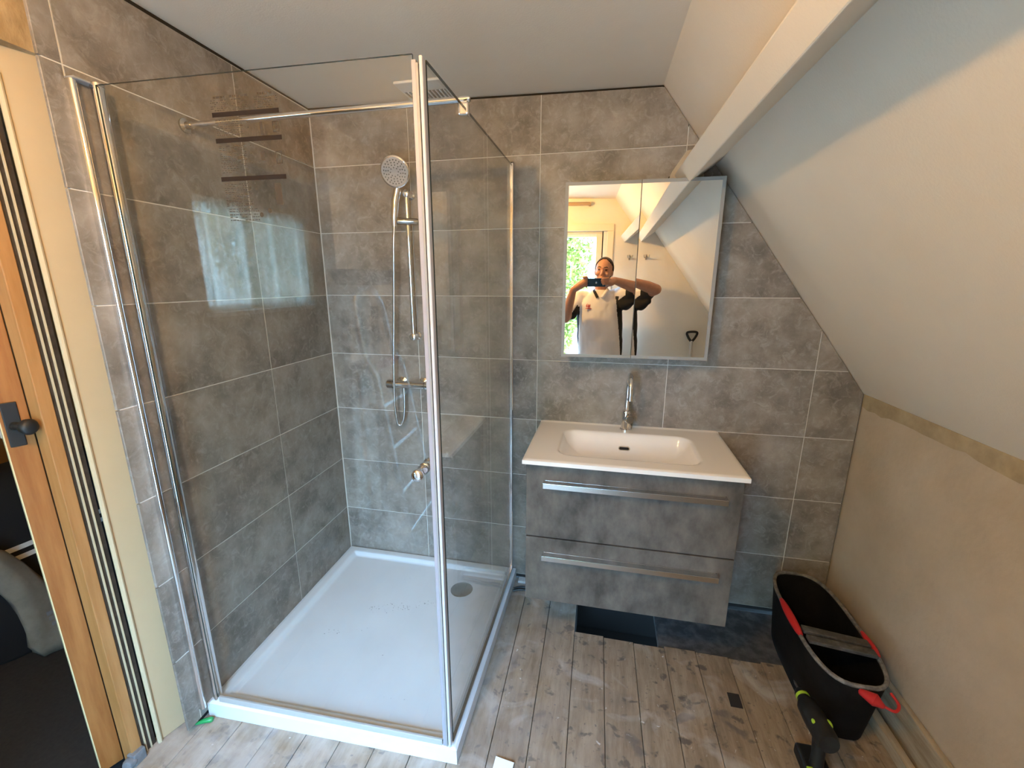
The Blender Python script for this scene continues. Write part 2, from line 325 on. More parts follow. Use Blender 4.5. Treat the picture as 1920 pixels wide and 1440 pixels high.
plan([leafpt(.008, .004), leafpt(.040, .004), leafpt(.040, 0), leafpt(.008, 0)], zp-.062, zp+.062).build('lock_plate', 'black', leaf, bevel=.002)
kc = LE+leafdir*.024+ln*.004+Vector((0, 0, zp-.004))
MB().lathe([(.011, 0), (.010, .012), (.009, .022), (.014, .03), (.021, .04), (.022, .05), (.017, .058), (.006, .061)], kc, tuple(ln+leafdir*.55), 20).build('door_knob', 'black', leaf, smooth='all')
plan([leafpt(-.004, -.01), leafpt(0, -.01), leafpt(0, -.026), leafpt(-.004, -.026)], zp-.035, zp+.03).build('latch', 'capgrey', leaf, bevel=.001)

# ------------------------------------------------------------------ ceiling, slope, beam, knee wall, rear wall
cl = skind(MB().prism([(-.2, .12, CEIL(-.2)), (SL0[0], .12, SL0[1]), tuple(Rw(SL0[0], YB+.1, SL0[1])), (-.2, -YB-.1, CEIL(-.2))], (0, 0, .12)).build('ceiling', 'paint'))
sl = skind(MB().prism([tuple(Rw(SL0[0], -.12, SL0[1])), tuple(Rw(SL1[0]+.059, -.12, SL1[1]-.08)), tuple(Rw(SL1[0]+.059, YB+.1, SL1[1]-.08)), tuple(Rw(SL0[0], YB+.1, SL0[1]))], (nx*.12, 0, nz*.12)).build('wall_slope', 'slope'))
kw = struct('wall_right')
MB().prism([tuple(Rw(XK, -.12, ZF-.1)), tuple(Rw(XK, YB+.1, ZF-.1)), tuple(Rw(XK, YB+.1, SL1[1]-.006)), tuple(Rw(XK, -.12, SL1[1]-.006))], (.12, 0, 0)).build('plaster_face', 'knee', kw)
# ragged stained strip at the top of the knee wall
mb = MB(); N = 60; up_, lo_ = [], []
for i in range(N+1):
    s = i*YB/N; w = .022+.02*noise.noise(Vector((s*5, 0, 3)))+.012*noise.noise(Vector((s*17, 1, 0)))
    up_.append(Rw(XK-.0028, s, SL1[1]-.004)); lo_.append(Rw(XK-.0028, s, SL1[1]-.035-w))
mb.add(up_+lo_, [(i, i+1, N+1+i+1, N+1+i) for i in range(N)]); o = mb.build('plaster_seam', 'stain', kw)
sm = o.modifiers.new('thick', 'SOLIDIFY'); sm.thickness = .002
# purlin beam (70 x 150) perpendicular to the slope
bx = [(1.714, 1.916), (1.673, 1.971), (1.673+.8*.17, 1.971+.594*.17), (1.714+.8*.17, 1.916+.594*.17)]
tr1 = struct('trim_1')
MB().prism([tuple(Rw(x, 0, z)) for x, z in bx], tuple(Rw(0, YB, 0)-Rw(0, 0, 0))).build('beam', 'slope', tr1, bevel=.004)
MB().prism([(1.665, -.001, 1.985), (1.715, -.001, 2.06), (1.775, -.001, 2.07), (1.80, -.001, 1.90), (1.68, -.001, 1.90), (1.652, -.001, 1.955)], (0, .006, 0)).build('plaster_patch', 'patch', tr1)
MB().tube([(1.655, -.002, 1.965), (1.652, -.002, 1.955), (1.664, -.002, 1.93), (1.672, -.002, 1.91)], .0022, 6).build('crack', 'gapdark', tr1)
# rear wall with window opening x .55..1.42, z .06..2.0
WX0, WX1, WZ0, WZ1 = .62, 1.51, .06, 2.0
wr_ = struct('wall_rear')
for nm, a, b in (('plaster_panel', (-.3, ZF-.1), (WX0-.05, 2.5)), ('plaster_panel', (WX1+.13, ZF-.1), (2.75, 2.5)), ('plaster_panel', (WX0-.05, WZ1+.05), (WX1+.13, 2.5)), ('plaster_panel', (WX0-.05, ZF-.1), (WX1+.13, WZ0-.05))):
    MB().box((a[0], -YB-.18, a[1]), (b[0], -YB, b[1])).build(nm, 'cream', wr_)
w1 = struct('window_1')
mb = MB()
for a, b in (((WX0-.12, WZ1+.02), (WX1+.16, WZ1+.085)), ((WX1+.10, ZF), (WX1+.16, WZ1+.02)), ((WX0-.12, ZF), (WX0-.06, WZ1+.02))): mb.box((a[0], -YB, a[1]), (b[0], -YB+.018, b[1]))
mb.build('casing', 'warmframe', w1, bevel=.004)
mb = MB()
for a, b in (((WX0-.05, WZ1), (WX1+.055, WZ1+.05)), ((WX0-.05, WZ0-.05), (WX1+.055, WZ0)), ((WX0-.05, WZ0), (WX0, WZ1)), ((WX1, WZ0), (WX1+.055, WZ1))): mb.box((a[0], -YB-.09, a[1]), (b[0], -YB-.02, b[1]))
mb.build('frame', 'warmframe', w1, bevel=.004)
MB().box((WX0, -YB-.085, WZ1-.03), (WX1, -YB-.03, WZ1)).build('top_rail', 'upvc', w1, bevel=.003)
MB().box((WX1+.066, -YB-.06, WZ0-.05), (WX1+.13, -YB-.01, WZ1+.05)).build('side_panel', 'upvc', w1, bevel=.003)
MB().box((WX1+.055, -YB-.15, WZ0-.05), (WX1+.066, -YB-.05, WZ1+.05)).build('dark_joint', 'gapdark', w1)
MB().box((WX0, -YB-.06, WZ0), (WX1, -YB-.055, WZ1-.03)).build('pane', 'pane', w1)
# curtain pipe along the rear wall
o = MB().tube([(-.02, -YB+.05, 2.27), (1.40, -YB+.05, 2.262), (1.425, -YB+.045, 2.262), (1.43, -YB+.005, 2.262)], .016, 10).build('ceiling_pipe', 'pipe', smooth=True)
tag(o, 'thin brown pipe along the top of the cream rear wall, seen in the mirror', 'pipe')

# ------------------------------------------------------------------ floor
fl = struct('floor')
HX0, HX1, HY0, HY1 = 1.352, 1.752, -.335, -.10
SEAM0, PW = 1.352, .133
def plank(x0, x1, s0, s1):
    z = ZF+random.uniform(-.0015, .001)
    MB().prism([tuple(Rw(x0+.0011, s0, z)), tuple(Rw(x1-.0011, s0, z)), tuple(Rw(x1-.0011, s1, z)), tuple(Rw(x0+.0011, s1, z))], (0, 0, -.02)).build('plank', 'plank', fl, bevel=.0012, seg=1)
for k in range(-11, 10):
    x0 = SEAM0+PW*k; x1 = x0+PW
    if x0 > 2.55: break
    brk = 1.35+.35*((k*37) % 10)/10
    s0 = .335+.006*((k*7) % 3-1) if x0 >= HX0-.01 else .0
    if x1 < -.1: continue
    plank(x0, x1, s0, brk); plank(x0, x1, brk+.003, YB)
MB().box((-.25, -YB-.15, ZF-.06), (2.75, -.36, ZF-.03)).build('subfloor', 'gapdark', fl)
MB().box((-.25, -.36, ZF-.06), (HX0, .12, ZF-.03)).build('subfloor', 'gapdark', fl)
vo = MB()
for a, b in (((HX0, -.36, ZF-.36), (HX1+.8, .12, ZF-.34)), ((HX0-.03, -.36, ZF-.36), (HX0, .12, ZF-.06)), ((HX0, -.38, ZF-.36), (HX1+.8, -.36, ZF-.06)), ((HX0, .1, ZF-.36), (2.6, .12, ZF-.02))): vo.box(a, b)
vo.build('void_lining', 'gapdark', fl)
MB().box((1.735, -.328, ZF-.03), (2.50, .0, ZF-.008)).build('dark_board', 'slate', fl, bevel=.002)
MB().box((1.03, -.045, ZF-.001), (1.34, -.002, ZF+.012)).build('mortar_strip', 'mortar', fl, bevel=.004)
bb = struct('baseboard_right')
def rough_strip(x0, x1, z0, z1, sa, sb, amp, name, mat):
    R = []; n = 40
    for i in range(n+1):
        s = sa+(sb-sa)*i/n; a = amp*noise.noise(Vector((s*9, x0*7, 0)))+amp*.5*noise.noise(Vector((s*31, z0*7, 2)))
        R.append([Rw(x0+a, s, z0), Rw(x1, s, z0), Rw(x1, s, z1+a*.4), Rw(x0+a, s, z1+a*.4)])
    return MB().rings(R).build(name, mat, bb)
rough_strip(2.452, 2.482, ZF, ZF+.045, .02, YB-.02, .008, 'lower_batten', 'batwood')
rough_strip(2.482, 2.515, ZF, ZF+.02, .02, YB-.02, .003, 'gap_strip', 'slot')
rough_strip(2.497, 2.517, ZF+.02, ZF+.16, .02, YB-.02, .003, 'upper_batten', 'batwood')

# ------------------------------------------------------------------ shower tray (height field)
tray = thing('shower_tray', 'square white low shower tray with round drain in the glass corner', 'shower tray', (.5, -.5, ZF))
TX0, TX1, TY1 = .040, 1.012, -.003
def tray_front(x): return -1.043+.031*(x-TX0)/(TX1-TX0)
def sm(a, b, t): t = max(0, min(1, (t-a)/(b-a))); return t*t*(3-2*t)
def hf(nx_, ny_, fx, fy, fz, zb):
    vs, fs = [], []
    for j in range(ny_+1):
        for i in range(nx_+1): x = fx(i/nx_); y = fy(j/ny_, x); vs.append((x, y, fz(x, y)))
    W_ = nx_+1
    for j in range(ny_):
        for i in range(nx_): fs.append((j*W_+i, j*W_+i+1, (j+1)*W_+i+1, (j+1)*W_+i))
    ring = [i for i in range(W_)]+[j*W_+nx_ for j in range(1, ny_+1)]+[ny_*W_+i for i in range(nx_-1, -1, -1)]+[j*W_ for j in range(ny_-1, 0, -1)]
    b0 = len(vs); vs += [(vs[k][0], vs[k][1], zb) for k in ring]; n = len(ring)
    fs += [(ring[i], b0+i, b0+(i+1) % n, ring[(i+1) % n]) for i in range(n)]+[tuple(b0+i for i in range(n))]
    return MB().add(vs, fs)
def tray_left(y): return -.0334*y+.002
def tz(x, y):
    u = min(x-tray_left(y)-.005, TX1-x, TY1-y, y-tray_front(x))
    return .010-.020*sm(.045, .062, u)-.006*sm(.06, .5, u)-.006*(1-sm(0, .008, u))
h = hf(96, 96, lambda t: t, lambda t, x: t, lambda x, y: 0, ZF)
h = MB(); vs, fs = [], []; NX = NY = 100
def warp(t):                          # denser near the edges
    return .5-.5*math.cos(PI*t) if False else t
for j in range(NY+1):
    for i in range(NX+1):
        v = .5-.5*math.cos(PI*j/NY); u = .5-.5*math.cos(PI*i/NX)
        xm = TX1; yf = tray_front(TX0+(TX1-TX0)*u); y = TY1+(yf-TY1)*v; x0 = tray_left(y); x = x0+(TX1-x0)*u
        vs.append((x, y, tz(x, y)))
W_ = NX+1
fs = [(j*W_+i, j*W_+i+1, (j+1)*W_+i+1, (j+1)*W_+i) for j in range(NY) for i in range(NX)]
ring = [i for i in range(W_)]+[j*W_+NX for j in range(1, NY+1)]+[NY*W_+i for i in range(NX-1, -1, -1)]+[j*W_ for j in range(NY-1, 0, -1)]
b0 = len(vs); vs += [(vs[k][0], vs[k][1], ZF+.001) for k in ring]; n = len(ring)
fs += [(ring[i], b0+i, b0+(i+1) % n, ring[(i+1) % n]) for i in range(n)]+[tuple(b0+i for i in range(n))]
tb = MB().add(vs, fs).build('tray_body', 'tray', tray, smooth=True)
MB().lathe([(.060, 0), (.060, .004), (.052, .008), (.02, .010), (.001, .0102)], (.766, -.212, -.0168), 'z', 40).build('drain_cover', 'satin', tray, smooth=True)
mb = MB(); rr = random.Random(3)
for (cx, cy, n_) in ((.42, -.42, 26), (.62, -.36, 22), (.52, -.40, 20), (.33, -.60, 14), (.6, -.7, 3), (.75, -.85, 3), (.45, -.2, 4)):
    for k in range(n_):
        x = cx+rr.gauss(0, .05); y = cy+rr.gauss(0, .014)+.35*(x-cx); r = rr.uniform(.0008, .0026)
        mb.add([(x+r*math.cos(a)*rr.uniform(.6, 1.4), y+r*math.sin(a)*rr.uniform(.5, 1.2), tz(x, y)+.0006) for a in (0, 1.05, 2.1, 3.14, 4.2, 5.2)], [(0, 1, 2, 3, 4, 5)])
stuff(mb.build('dust_specks', 'stopper', tray))

# ------------------------------------------------------------------ shower enclosure
en = thing('shower_enclosure', 'clear glass corner shower enclosure with chrome profiles and round door knob', 'shower enclosure', (.5, -1.0, .01))
P0, P1 = Vector((.064, -1.030, 0)), Vector((.972, -1.004, 0)); pd = (P1-P0).normalized(); pn = Vector((pd.y, -pd.x, 0))  # pn towards the room
ZT = 2.046
def slab(a, b, n_, th, z0, z1): return MB().prism([a+n_*(th/2)+Vector((0, 0, z0)), b+n_*(th/2)+Vector((0, 0, z0)), b+n_*(th/2)+Vector((0, 0, z1)), a+n_*(th/2)+Vector((0, 0, z1))], -n_*th)
def glass(name, a, b, n_, th, z0, z1):
    o = slab(a, b, n_, th, z0, z1).build(name, ['glass', 'edge'], en)
    for p in o.data.polygons:
        if abs(p.normal.dot(n_)) < .5: p.material_index = 1
    return o
dg = glass('glass_door', P0+pd*.012, P1-pd*.006, pn, .006, .030, ZT)
sp = glass('side_panel', Vector((.988, -.985, 0)), Vector((.988, -.022, 0)), Vector((1, 0, 0)), .008, .022, ZT-.006)
MB().tube([(.0475, -1.067, .012), (.0475, -1.067, ZT+.003)], .0095, 16).box((.034, -1.076, .012), (.0475, -1.058, ZT+.003)).build('wall_profile', 'chrome', en, smooth=True)
hp = MB().tube([(.064, -1.018, .008), (.064, -1.018, ZT)], .0155, 20).build('hinge_profile', 'chrome', en, smooth=True)
MB().tube([(.064, -1.018, ZT), (.064, -1.018, ZT+.008)], .0165, 20).build('profile_cap', 'satin', hp, smooth=True)
MB().box((.034, -1.074, ZT+.003), (.064, -1.02, ZT+.009)).build('profile_cap', 'capgrey', hp, bevel=.002)
MB().tube([(.064, -1.018, .0085), (.064, -1.018, -.0)], [.0155, .008], 20).build('profile_foot', 'capgrey', hp, smooth=True)
# door edge seal and corner seal
slab(P1-pd*.009, P1+pd*.003, pn, .010, .012, ZT-.012).build('door_seal', 'seal', en, bevel=.002)
MB().box((.9745, -1.009, .012), (.980, -.998, ZT-.02)).build('seal_groove', 'capgrey', en)
MB().box((.983, -1.012, .012), (.992, -.990, ZT-.006)).build('corner_seal', 'sealbright', en, bevel=.003)
slab(P0+pd*.02, P1-pd*.012, pn, .009, .010, .034).build('drip_seal', 'sealgrey', en, bevel=.002)
MB().box((.978, -1.0, .011), (.998, -.002, .026)).build('bottom_rail', 'satin', en, bevel=.003)
MB().box((.980, -.034, .024), (.998, -.002, ZT)).build('wall_profile', 'chrome', en, bevel=.004)
MB().box((.983, -.036, ZT), (.997, -.004, ZT+.006)).build('profile_cap', 'darkchrome', en, bevel=.002)
kp = P1-pd*.030+Vector((0, 0, 1.020))
kn = MB()
kn.lathe([(.016, .003), (.0165, .008), (.012, .018), (.0105, .026), (.015, .036), (.0175, .044), (.016, .051), (.008, .054)], kp, tuple(pn), 24)
kn.lathe([(.016, -.003), (.0165, -.008), (.012, -.018), (.0105, -.026), (.015, -.036), (.0175, -.044), (.016, -.051), (.008, -.054)], kp, tuple(pn), 24)
kn.build('door_knob', 'chrome', dg, smooth='all')
b0_, b1_ = Vector((.030, -.727, 2.044)), Vector((1.006, -.690, 2.062))
sb = MB().tube([b0_, b1_], .0095, 16).build('support_bar', 'chrome', en, smooth=True)
MB().lathe([(.022, 0), (.022, .006), (.012, .012), (.011, .03)], (.0255, -.727, 2.044), 'x', 24).build('wall_flange', 'satin', sb, smooth=True)
MB().box((.972, -.704, 2.016), (1.004, -.682, 2.052)).build('glass_clamp', 'chrome', sb, bevel=.006, seg=3)
# printed film on the glass door: bars, rows of tiny text, pictograms (all flat print)
pf = lambda x, z: P0+pd*(x-P0.x)+pn*.0034+Vector((0, 0, z))
def flat(rects, name, mat, par):
    mb = MB()
    for x0, x1, z0, z1 in rects: mb.add([pf(x0, z0), pf(x1, z0), pf(x1, z1), pf(x0, z1)], [(0, 1, 2, 3)])
    return mb.build(name, mat, par)
lab = flat([(.419, .611, z-.0055, z+.0055) for z in (1.953, 1.893, 1.802)], 'printed_bars', 'ink', dg)
lab['label'] = 'three dark printed bars of a care notice'
tx = []; rr = random.Random(11)
def words(x0, x1, z, hgt, dens=.8):
    x = x0
    while x < x1-.004:
        w = min(rr.uniform(.003, .011), x1-x)
        if rr.random() < dens: tx.append((x, x+w, z-hgt/2, z+hgt/2))
        x += w+.0018
for z in (1.992,): words(.428, .465, z, .005, 1); words(.475, .53, z, .005, 1); words(.555, .60, z+.001, .005, 1)
for i in range(6): words(.418, .47, 1.985-.0045*i, .0016); words(.48, .53, 1.985-.0045*i, .0016); words(.545, .61, 1.985-.0045*i, .0016)
for zt, zb in ((1.940, 1.905), (1.880, 1.815), (1.789, 1.735)):
    z = zt
    while z > zb: words(.425, .505, z, .0016); z -= .0048
for z in (1.728, 1.722, 1.714, 1.708, 1.700): words(.43, .52, z, .002, .9)
for z in (1.932, 1.92, 1.878, 1.86, 1.838, 1.79, 1.775, 1.757): tx.append((.516, .520, z-.002, z+.002))
def frame(x0, x1, z0, z1, t=.0025): return [(x0, x1, z1-t, z1), (x0, x1, z0, z0+t), (x0, x0+t, z0, z1), (x1-t, x1, z0, z1)]
tx += frame(.588, .606, 1.905, 1.93)+frame(.588, .606, 1.832, 1.862)+[(.594, .600, 1.845, 1.852), (.594, .6, 1.912, 1.918)]
tx += [(.552, .560, 1.90, 1.93), (.545, .557, 1.842, 1.862), (.575, .594, 1.735, 1.787)]
stuff(flat(tx, 'printed_text', 'inkthin', dg))
mb = MB()
for x, z, r in ((.526, 1.712, .006), (.552, 1.722, .006)):
    mb.add([pf(x+r*math.cos(a*PI/8), z+r*math.sin(a*PI/8)) for a in range(16)], [tuple(range(16))])
mb.build('printed_dots', 'inkthin', dg)

# ------------------------------------------------------------------ shower rail, mixer, hand shower, hose
rl = thing('shower_rail', 'slim chrome riser rail on the tiled wall inside the shower', 'shower rail', (.5, 0, 1.6))
MB().tube([(.500, -.055, 1.272), (.500, -.055, 1.945)], .0105, 16).build('rail', 'chrome', rl, smooth=True)
for z in (1.278, 1.935):
    MB().lathe([(.020, -.0005), (.020, .008), (.0125, .014), (.012, .055), (.0165, .056), (.0165, .07), (.010, .074)], (.500, 0, z), (0, -1, 0), 20).build('wall_bracket', 'chrome', rl, smooth=True)
sd = MB().tube([(.437, -.083, 1.815), (.452, -.079, 1.815), (.545, -.056, 1.812), (.553, -.054, 1.812)], [.014, .0155, .0155, .012], 18).build('slider', 'darkchrome', rl, smooth=True)
hsd = thing('hand_shower', 'round-faced chrome hand shower resting in the slider of the riser rail', 'hand shower', (.46, -.09, 1.83))
hd0 = Vector((.449, -.092, 1.79)); hc = Vector((.484, -.128, 2.012)); hn = Vector((.12, -.93, -.34)).normalized()
MB().tube([hd0, hd0+Vector((.002, 0, .04)), Vector((.459, -.090, 1.90)), Vector((.472, -.085, 1.955)), hc-hn*.03], [.0125, .016, .0185, .018, .02], 18).build('handle', 'chrome', hsd, smooth=True)
MB().lathe([(.02, -.026), (.05, -.02), (.064, -.008), (.066, .0), (.062, .003)], hc, tuple(hn), 36).build('head', 'chrome', hsd, smooth=True)
fc = MB().lathe([(.060, .002), (.059, .0045), (.03, .006), (.001, .0062)], hc, tuple(hn), 36).build('spray_face', 'face', hsd, smooth=True)
mb = MB(); a_ = hn.orthogonal().normalized(); b_ = hn.cross(a_)
for r, n_ in ((.018, 8), (.028, 12), (.038, 16), (.048, 22)):
    for k in range(n_):
        t = 2*PI*(k+.5*(n_ % 3))/n_; mb.ball(hc+(a_*math.cos(t)+b_*math.sin(t))*r+hn*.0055, .003, 6, 4)
mb.build('nozzles', 'nozzle', fc)
mx_ = thing('shower_mixer', 'chrome thermostatic bar mixer low on the shower wall', 'mixer tap', (.46, 0, 1.03))
MB().tube([(.375, -.055, 1.03), (.545, -.055, 1.03)], .0195, 20).build('bar_body', 'chrome', mx_, smooth=True)
for x0, x1 in ((.338, .374), (.546, .585)): MB().tube([(x0, -.055, 1.03), (x0+.006, -.055, 1.03), (x1, -.055, 1.03)], [.017, .0225, .0225], 20).build('dial', 'darkchrome' if x0 < .4 else 'chrome', mx_, smooth=True)
for x in (.40, .52): MB().lathe([(.030, -.0005), (.030, .006), (.014, .014), (.013, .05)], (x, 0, 1.03), (0, -1, 0), 20).build('wall_union', 'chrome', mx_, smooth=True)
def bez(pts, n=40):
    P = [Vector(p) for p in pts]; out = []
    for i in range(len(P)-1):
        p0 = P[max(i-1, 0)]; p1 = P[i]; p2 = P[i+1]; p3 = P[min(i+2, len(P)-1)]
        for k in range(n//(len(P)-1)+1):
            t = k/(n//(len(P)-1)+1); out.append(.5*((2*p1)+(-p0+p2)*t+(2*p0-5*p1+4*p2-p3)*t*t+(-p0+3*p1-3*p2+p3)*t**3))
    out.append(P[-1]); return out
o = MB().tube(bez([hd0+Vector((0, 0, .004)), (.440, -.094, 1.70), (.420, -.085, 1.45), (.395, -.078, 1.15), (.385, -.075, .95), (.388, -.07, .84), (.402, -.065, .815), (.422, -.06, .85), (.43, -.056, .93), (.43, -.055, 1.012)], 90), .0068, 10).build('shower_hose', 'satin', smooth=True)
tag(o, 'thin metal shower hose looping down from the hand shower to the mixer', 'hose')
# ceiling vent
vt = thing('ceiling_vent', 'small white ventilation grille on the ceiling above the shower', 'vent', (.635, -.1, 2.31))
mb = MB(); zc = 2.329
mb.box((.535, -.205, zc-.010), (.735, -.115, zc)).box((.535, -.115, zc-.010), (.545, -.006, zc)).box((.725, -.115, zc-.010), (.735, -.006, zc))
mb.build('housing', 'vent', vt, bevel=.003)
MB().box((.545, -.115, zc-.003), (.725, -.006, zc)).build('recess', 'ventdark', vt)
for k in range(10):
    x = .556+.0176*k; MB().box((x, -.114, zc-.011), (x+.0075, -.008, zc-.003)).build('slat', 'vent', vt)

# ------------------------------------------------------------------ vanity, basin, tap
vu = thing('vanity_unit', 'grey concrete-look vanity unit with two drawers under the white basin', 'vanity', (1.55, -.23, .2))
VX0, VX1 = 1.146, 1.955
mb = MB()
for a, b in (((VX0+.004, -.448, .207), (VX0+.022, -.001, .846)), ((VX1-.022, -.448, .207), (VX1-.004, -.001, .846)), ((VX0+.022, -.448, .207), (VX1-.022, -.001, .225)), ((VX0+.022, -.016, .225), (VX1-.022, -.001, .75)), ((VX0+.022, -.448, .80), (VX1-.022, -.43, .846))): mb.box(a, b)
mb.build('carcass', 'vanity', vu)
for z0, z1, hz in ((.512, .832, .757), (.206, .506, .432)):
    d_ = MB().box((VX0, -.468, z0), (VX1, -.450, z1)).build('drawer', 'vanity', vu, bevel=.0012)
    hb = MB(); X0, X1 = 1.218, 1.900
    hb.box((X0, -.503, hz-.011), (X1, -.498, hz+.011)).box((X0, -.500, hz+.0075), (X1, -.472, hz+.011))
    hb.box((X0, -.5, hz+.004), (X0+.006, -.467, hz+.0112)).box((X1-.006, -.5, hz+.004), (X1, -.467, hz+.0112)).box((X0, -.472, hz+.0), (X1, -.4675, hz+.0112))
    hb.build('handle', 'satin', d_, bevel=.0008)
bs = thing('washbasin', 'white ceramic washbasin with a shallow rectangular bowl on the grey vanity', 'basin', (1.545, -.25, .85))
BX0, BX1, BY = 1.136, 1.960, -.512; BT = .868
def rrect(x, y, cx, cy, hx, hy, r): qx, qy = abs(x-cx)-hx+r, abs(y-cy)-hy+r; return math.hypot(max(qx, 0), max(qy, 0))+min(max(qx, qy), 0)-r
def bz(x, y):
    d = -rrect(x, y, 1.540, -.272, .275, .158, .06)
    e = min(x-BX0, BX1-x, y-BY)
    z = BT-.004*(1-sm(0, .01, e))
    if d > -.012:
        t = max(0, min(1, (d+.006)/.105)); z -= .085*(1-(1-t)**2.6)*sm(-.012, .02, d)
    zb_ = .004*sm(.02, 0, -y) if y > -.02 else 0
    return z+zb_
vs = []; NX, NY = 130, 84
for j in range(NY+1):
    for i in range(NX+1):
        u = i/NX; v = j/NY; vs.append((BX0+(BX1-BX0)*u, -.0005+(BY+.0005)*v, 0))
vs = [(x, y, bz(x, y)) for x, y, _ in vs]; W_ = NX+1
fs = [(j*W_+i, j*W_+i+1, (j+1)*W_+i+1, (j+1)*W_+i) for j in range(NY) for i in range(NX)]
ring = [i for i in range(W_)]+[j*W_+NX for j in range(1, NY+1)]+[NY*W_+i for i in range(NX-1, -1, -1)]+[j*W_ for j in range(NY-1, 0, -1)]
b0 = len(vs); vs += [(vs[k][0], vs[k][1], .848) for k in ring]; n = len(ring)
fs += [(ring[i], b0+i, b0+(i+1) % n, ring[(i+1) % n]) for i in range(n)]
MB().add(vs, fs).build('basin_body', 'ceramic', bs, smooth=True)
of = MB(); R0, R1 = [], []
yo = -.150; zo = bz(1.538, yo)
for k in range(24):
    t = 2*PI*k/24; cxo = .015*(1 if math.cos(t) > 0 else -1)
    for R_, m_ in ((R0, 1.0), (R1, .62)): yy = yo+.0085*m_*math.sin(t); R_.append(Vector((1.538+cxo+.011*m_*math.cos(t), yy-.001, bz(1.538, yy)+.0028)))
of.add(R0+R1+[p+Vector((0, .004, -.003)) for p in R0], [(k, (k+1) % 24, 24+(k+1) % 24, 24+k) for k in range(24)]+[(k, 48+k, 48+(k+1) % 24, (k+1) % 24) for k in range(24)])
ofo = of.build('overflow_ring', 'chrome', bs, smooth=True)
MB().add([p+Vector((0, .001, -.001)) for p in R1], [tuple(range(24))]).build('overflow_hole', 'gapdark', ofo)
MB().lathe([(.03, 0), (.03, .003), (.022, .007), (.001, .008)], (1.54, -.272, bz(1.54, -.272)), 'z', 28).build('waste_plug', 'chrome', bs, smooth=True)
tp = thing('basin_tap', 'tall chrome swan-neck mixer tap at the back of the white basin', 'tap', (1.543, -.058, BT))
MB().lathe([(.026, -.001), (.026, .006), (.0225, .010), (.0222, .085), (.019, .094), (.012, .098)], (1.543, -.058, BT), 'z', 28).build('body', 'chrome', tp, smooth=True)
arc = [Vector((1.543, -.058, BT+.095)), Vector((1.544, -.058, BT+.20))]
for k in range(17):
    t = PI*k/16*1.02; arc.append(Vector((1.545+.004*k/16, -.058-.055+.055*math.cos(t), BT+.215+.055*math.sin(t))))
arc.append(arc[-1]+Vector((0, .0, -.03)))
MB().tube(arc, .0115, 16).build('spout', 'chrome', tp, smooth=True)
MB().tube([arc[-1], arc[-1]+Vector((0, 0, -.012))], .0128, 16).build('aerator', 'chrome', tp, smooth=True)
MB().lathe([(.012, .018), (.0125, .026), (.0205, .028), (.0205, .040), (.017, .043)], (1.548, -.058, BT+.062), (.25, -1, .0), 24).build('lever', 'darkchrome', tp, smooth=True)
# ------------------------------------------------------------------ mirror cabinet
mc = thing('mirror_cabinet', 'two-door mirror cabinet with frosted edges on the tiled wall above the basin', 'mirror cabinet', (1.545, -.07, 1.22))
MB().box((1.243, -.118, 1.222), (1.848, -.001, 1.930)).build('carcass', 'carc', mc, bevel=.001)
for x0, x1, th in ((1.240, 1.5395, .041), (1.5415, 1.851, .012)):
    def mp_(p, th=th): d = p.x-1.5405; return Vector((1.5405+d*math.cos(th)-(p.y+.14)*math.sin(th), -.14+d*math.sin(th)+(p.y+.14)*math.cos(th), p.z))
    dr = MB().box((x0, -.1395, 1.219), (x1, -.1225, 1.932)).map(mp_).build('door', 'mframe', mc, bevel=.001)
    lx = .014 if x0 < 1.5 else .0006; rx_ = .0006 if x0 < 1.5 else .014
    MB().box((x0+lx, -.1402, 1.233), (x1-rx_, -.1396, 1.918)).map(mp_).build('mirror', 'mirror', dr)

# ------------------------------------------------------------------ mortar tub and what lies in it
tub = thing('mortar_tub', 'black oblong builders tub with red grips beside the right wall', 'tub', (2.335, -.37, ZF))
def oval(z, cx, cy, hx, hy, p=3.2, n=40):
    o_ = []
    for k in range(n):
        t = 2*PI*k/n; c, s = math.cos(t), math.sin(t)
        o_.append(Vector((cx+hx*math.copysign(abs(c)**(2/p), c), cy+hy*math.copysign(abs(s)**(2/p), s), z)))
    return o_
def tubring(z, inset=0):
    f = (z-ZF)/.295; return oval(z, 2.337-.012*f, -.365-.03*f, .098+.022*f-inset, .275+.03*f-inset)
zr = ZF+.295
R = [tubring(ZF+.002, .02), tubring(ZF+.012)]+[tubring(ZF+.295*k/6) for k in range(1, 7)]+[tubring(zr, .006)]+[tubring(ZF+.295*k/6, .006) for k in range(5, 0, -1)]+[tubring(ZF+.012, .012)]
MB().rings(R).build('tub_body', 'tub', tub, smooth=True)
rim = tubring(zr+.002, .003); rimo = MB().tube(rim+[rim[0]], .0075, 8, cap=False).build('rim', 'rimdust', tub, smooth=True)
def gripper(t0, t1, fat, name='grip'):
    pts = [rim[int(k) % 40]*(1-(k % 1))+rim[(int(k)+1) % 40]*(k % 1) for k in np.linspace(t0, t1, 9)]
    return MB().tube([p+Vector((0, 0, .004)) for p in pts], [fat*math.sin(PI*(i+.7)/9.4)**.5 for i in range(9)], 12).build(name, 'red', rimo, smooth=True)
gripper(19.0, 21.2, .0155); gripper(37.6, 39.6, .012)
lp = MB().limb([(2.315, -.712, zr-.008), (2.338, -.735, zr-.006), (2.352, -.745, zr-.012)], [.012, .021, .010], 14).build('pull_tab', 'red', tub, smooth=True)
MB().tube(bez([(2.352, -.742, zr-.012), (2.385, -.755, zr-.018), (2.405, -.735, zr-.01), (2.40, -.70, zr-.003)], 16), .0045, 8).build('pull_loop', 'red', lp, smooth=True)
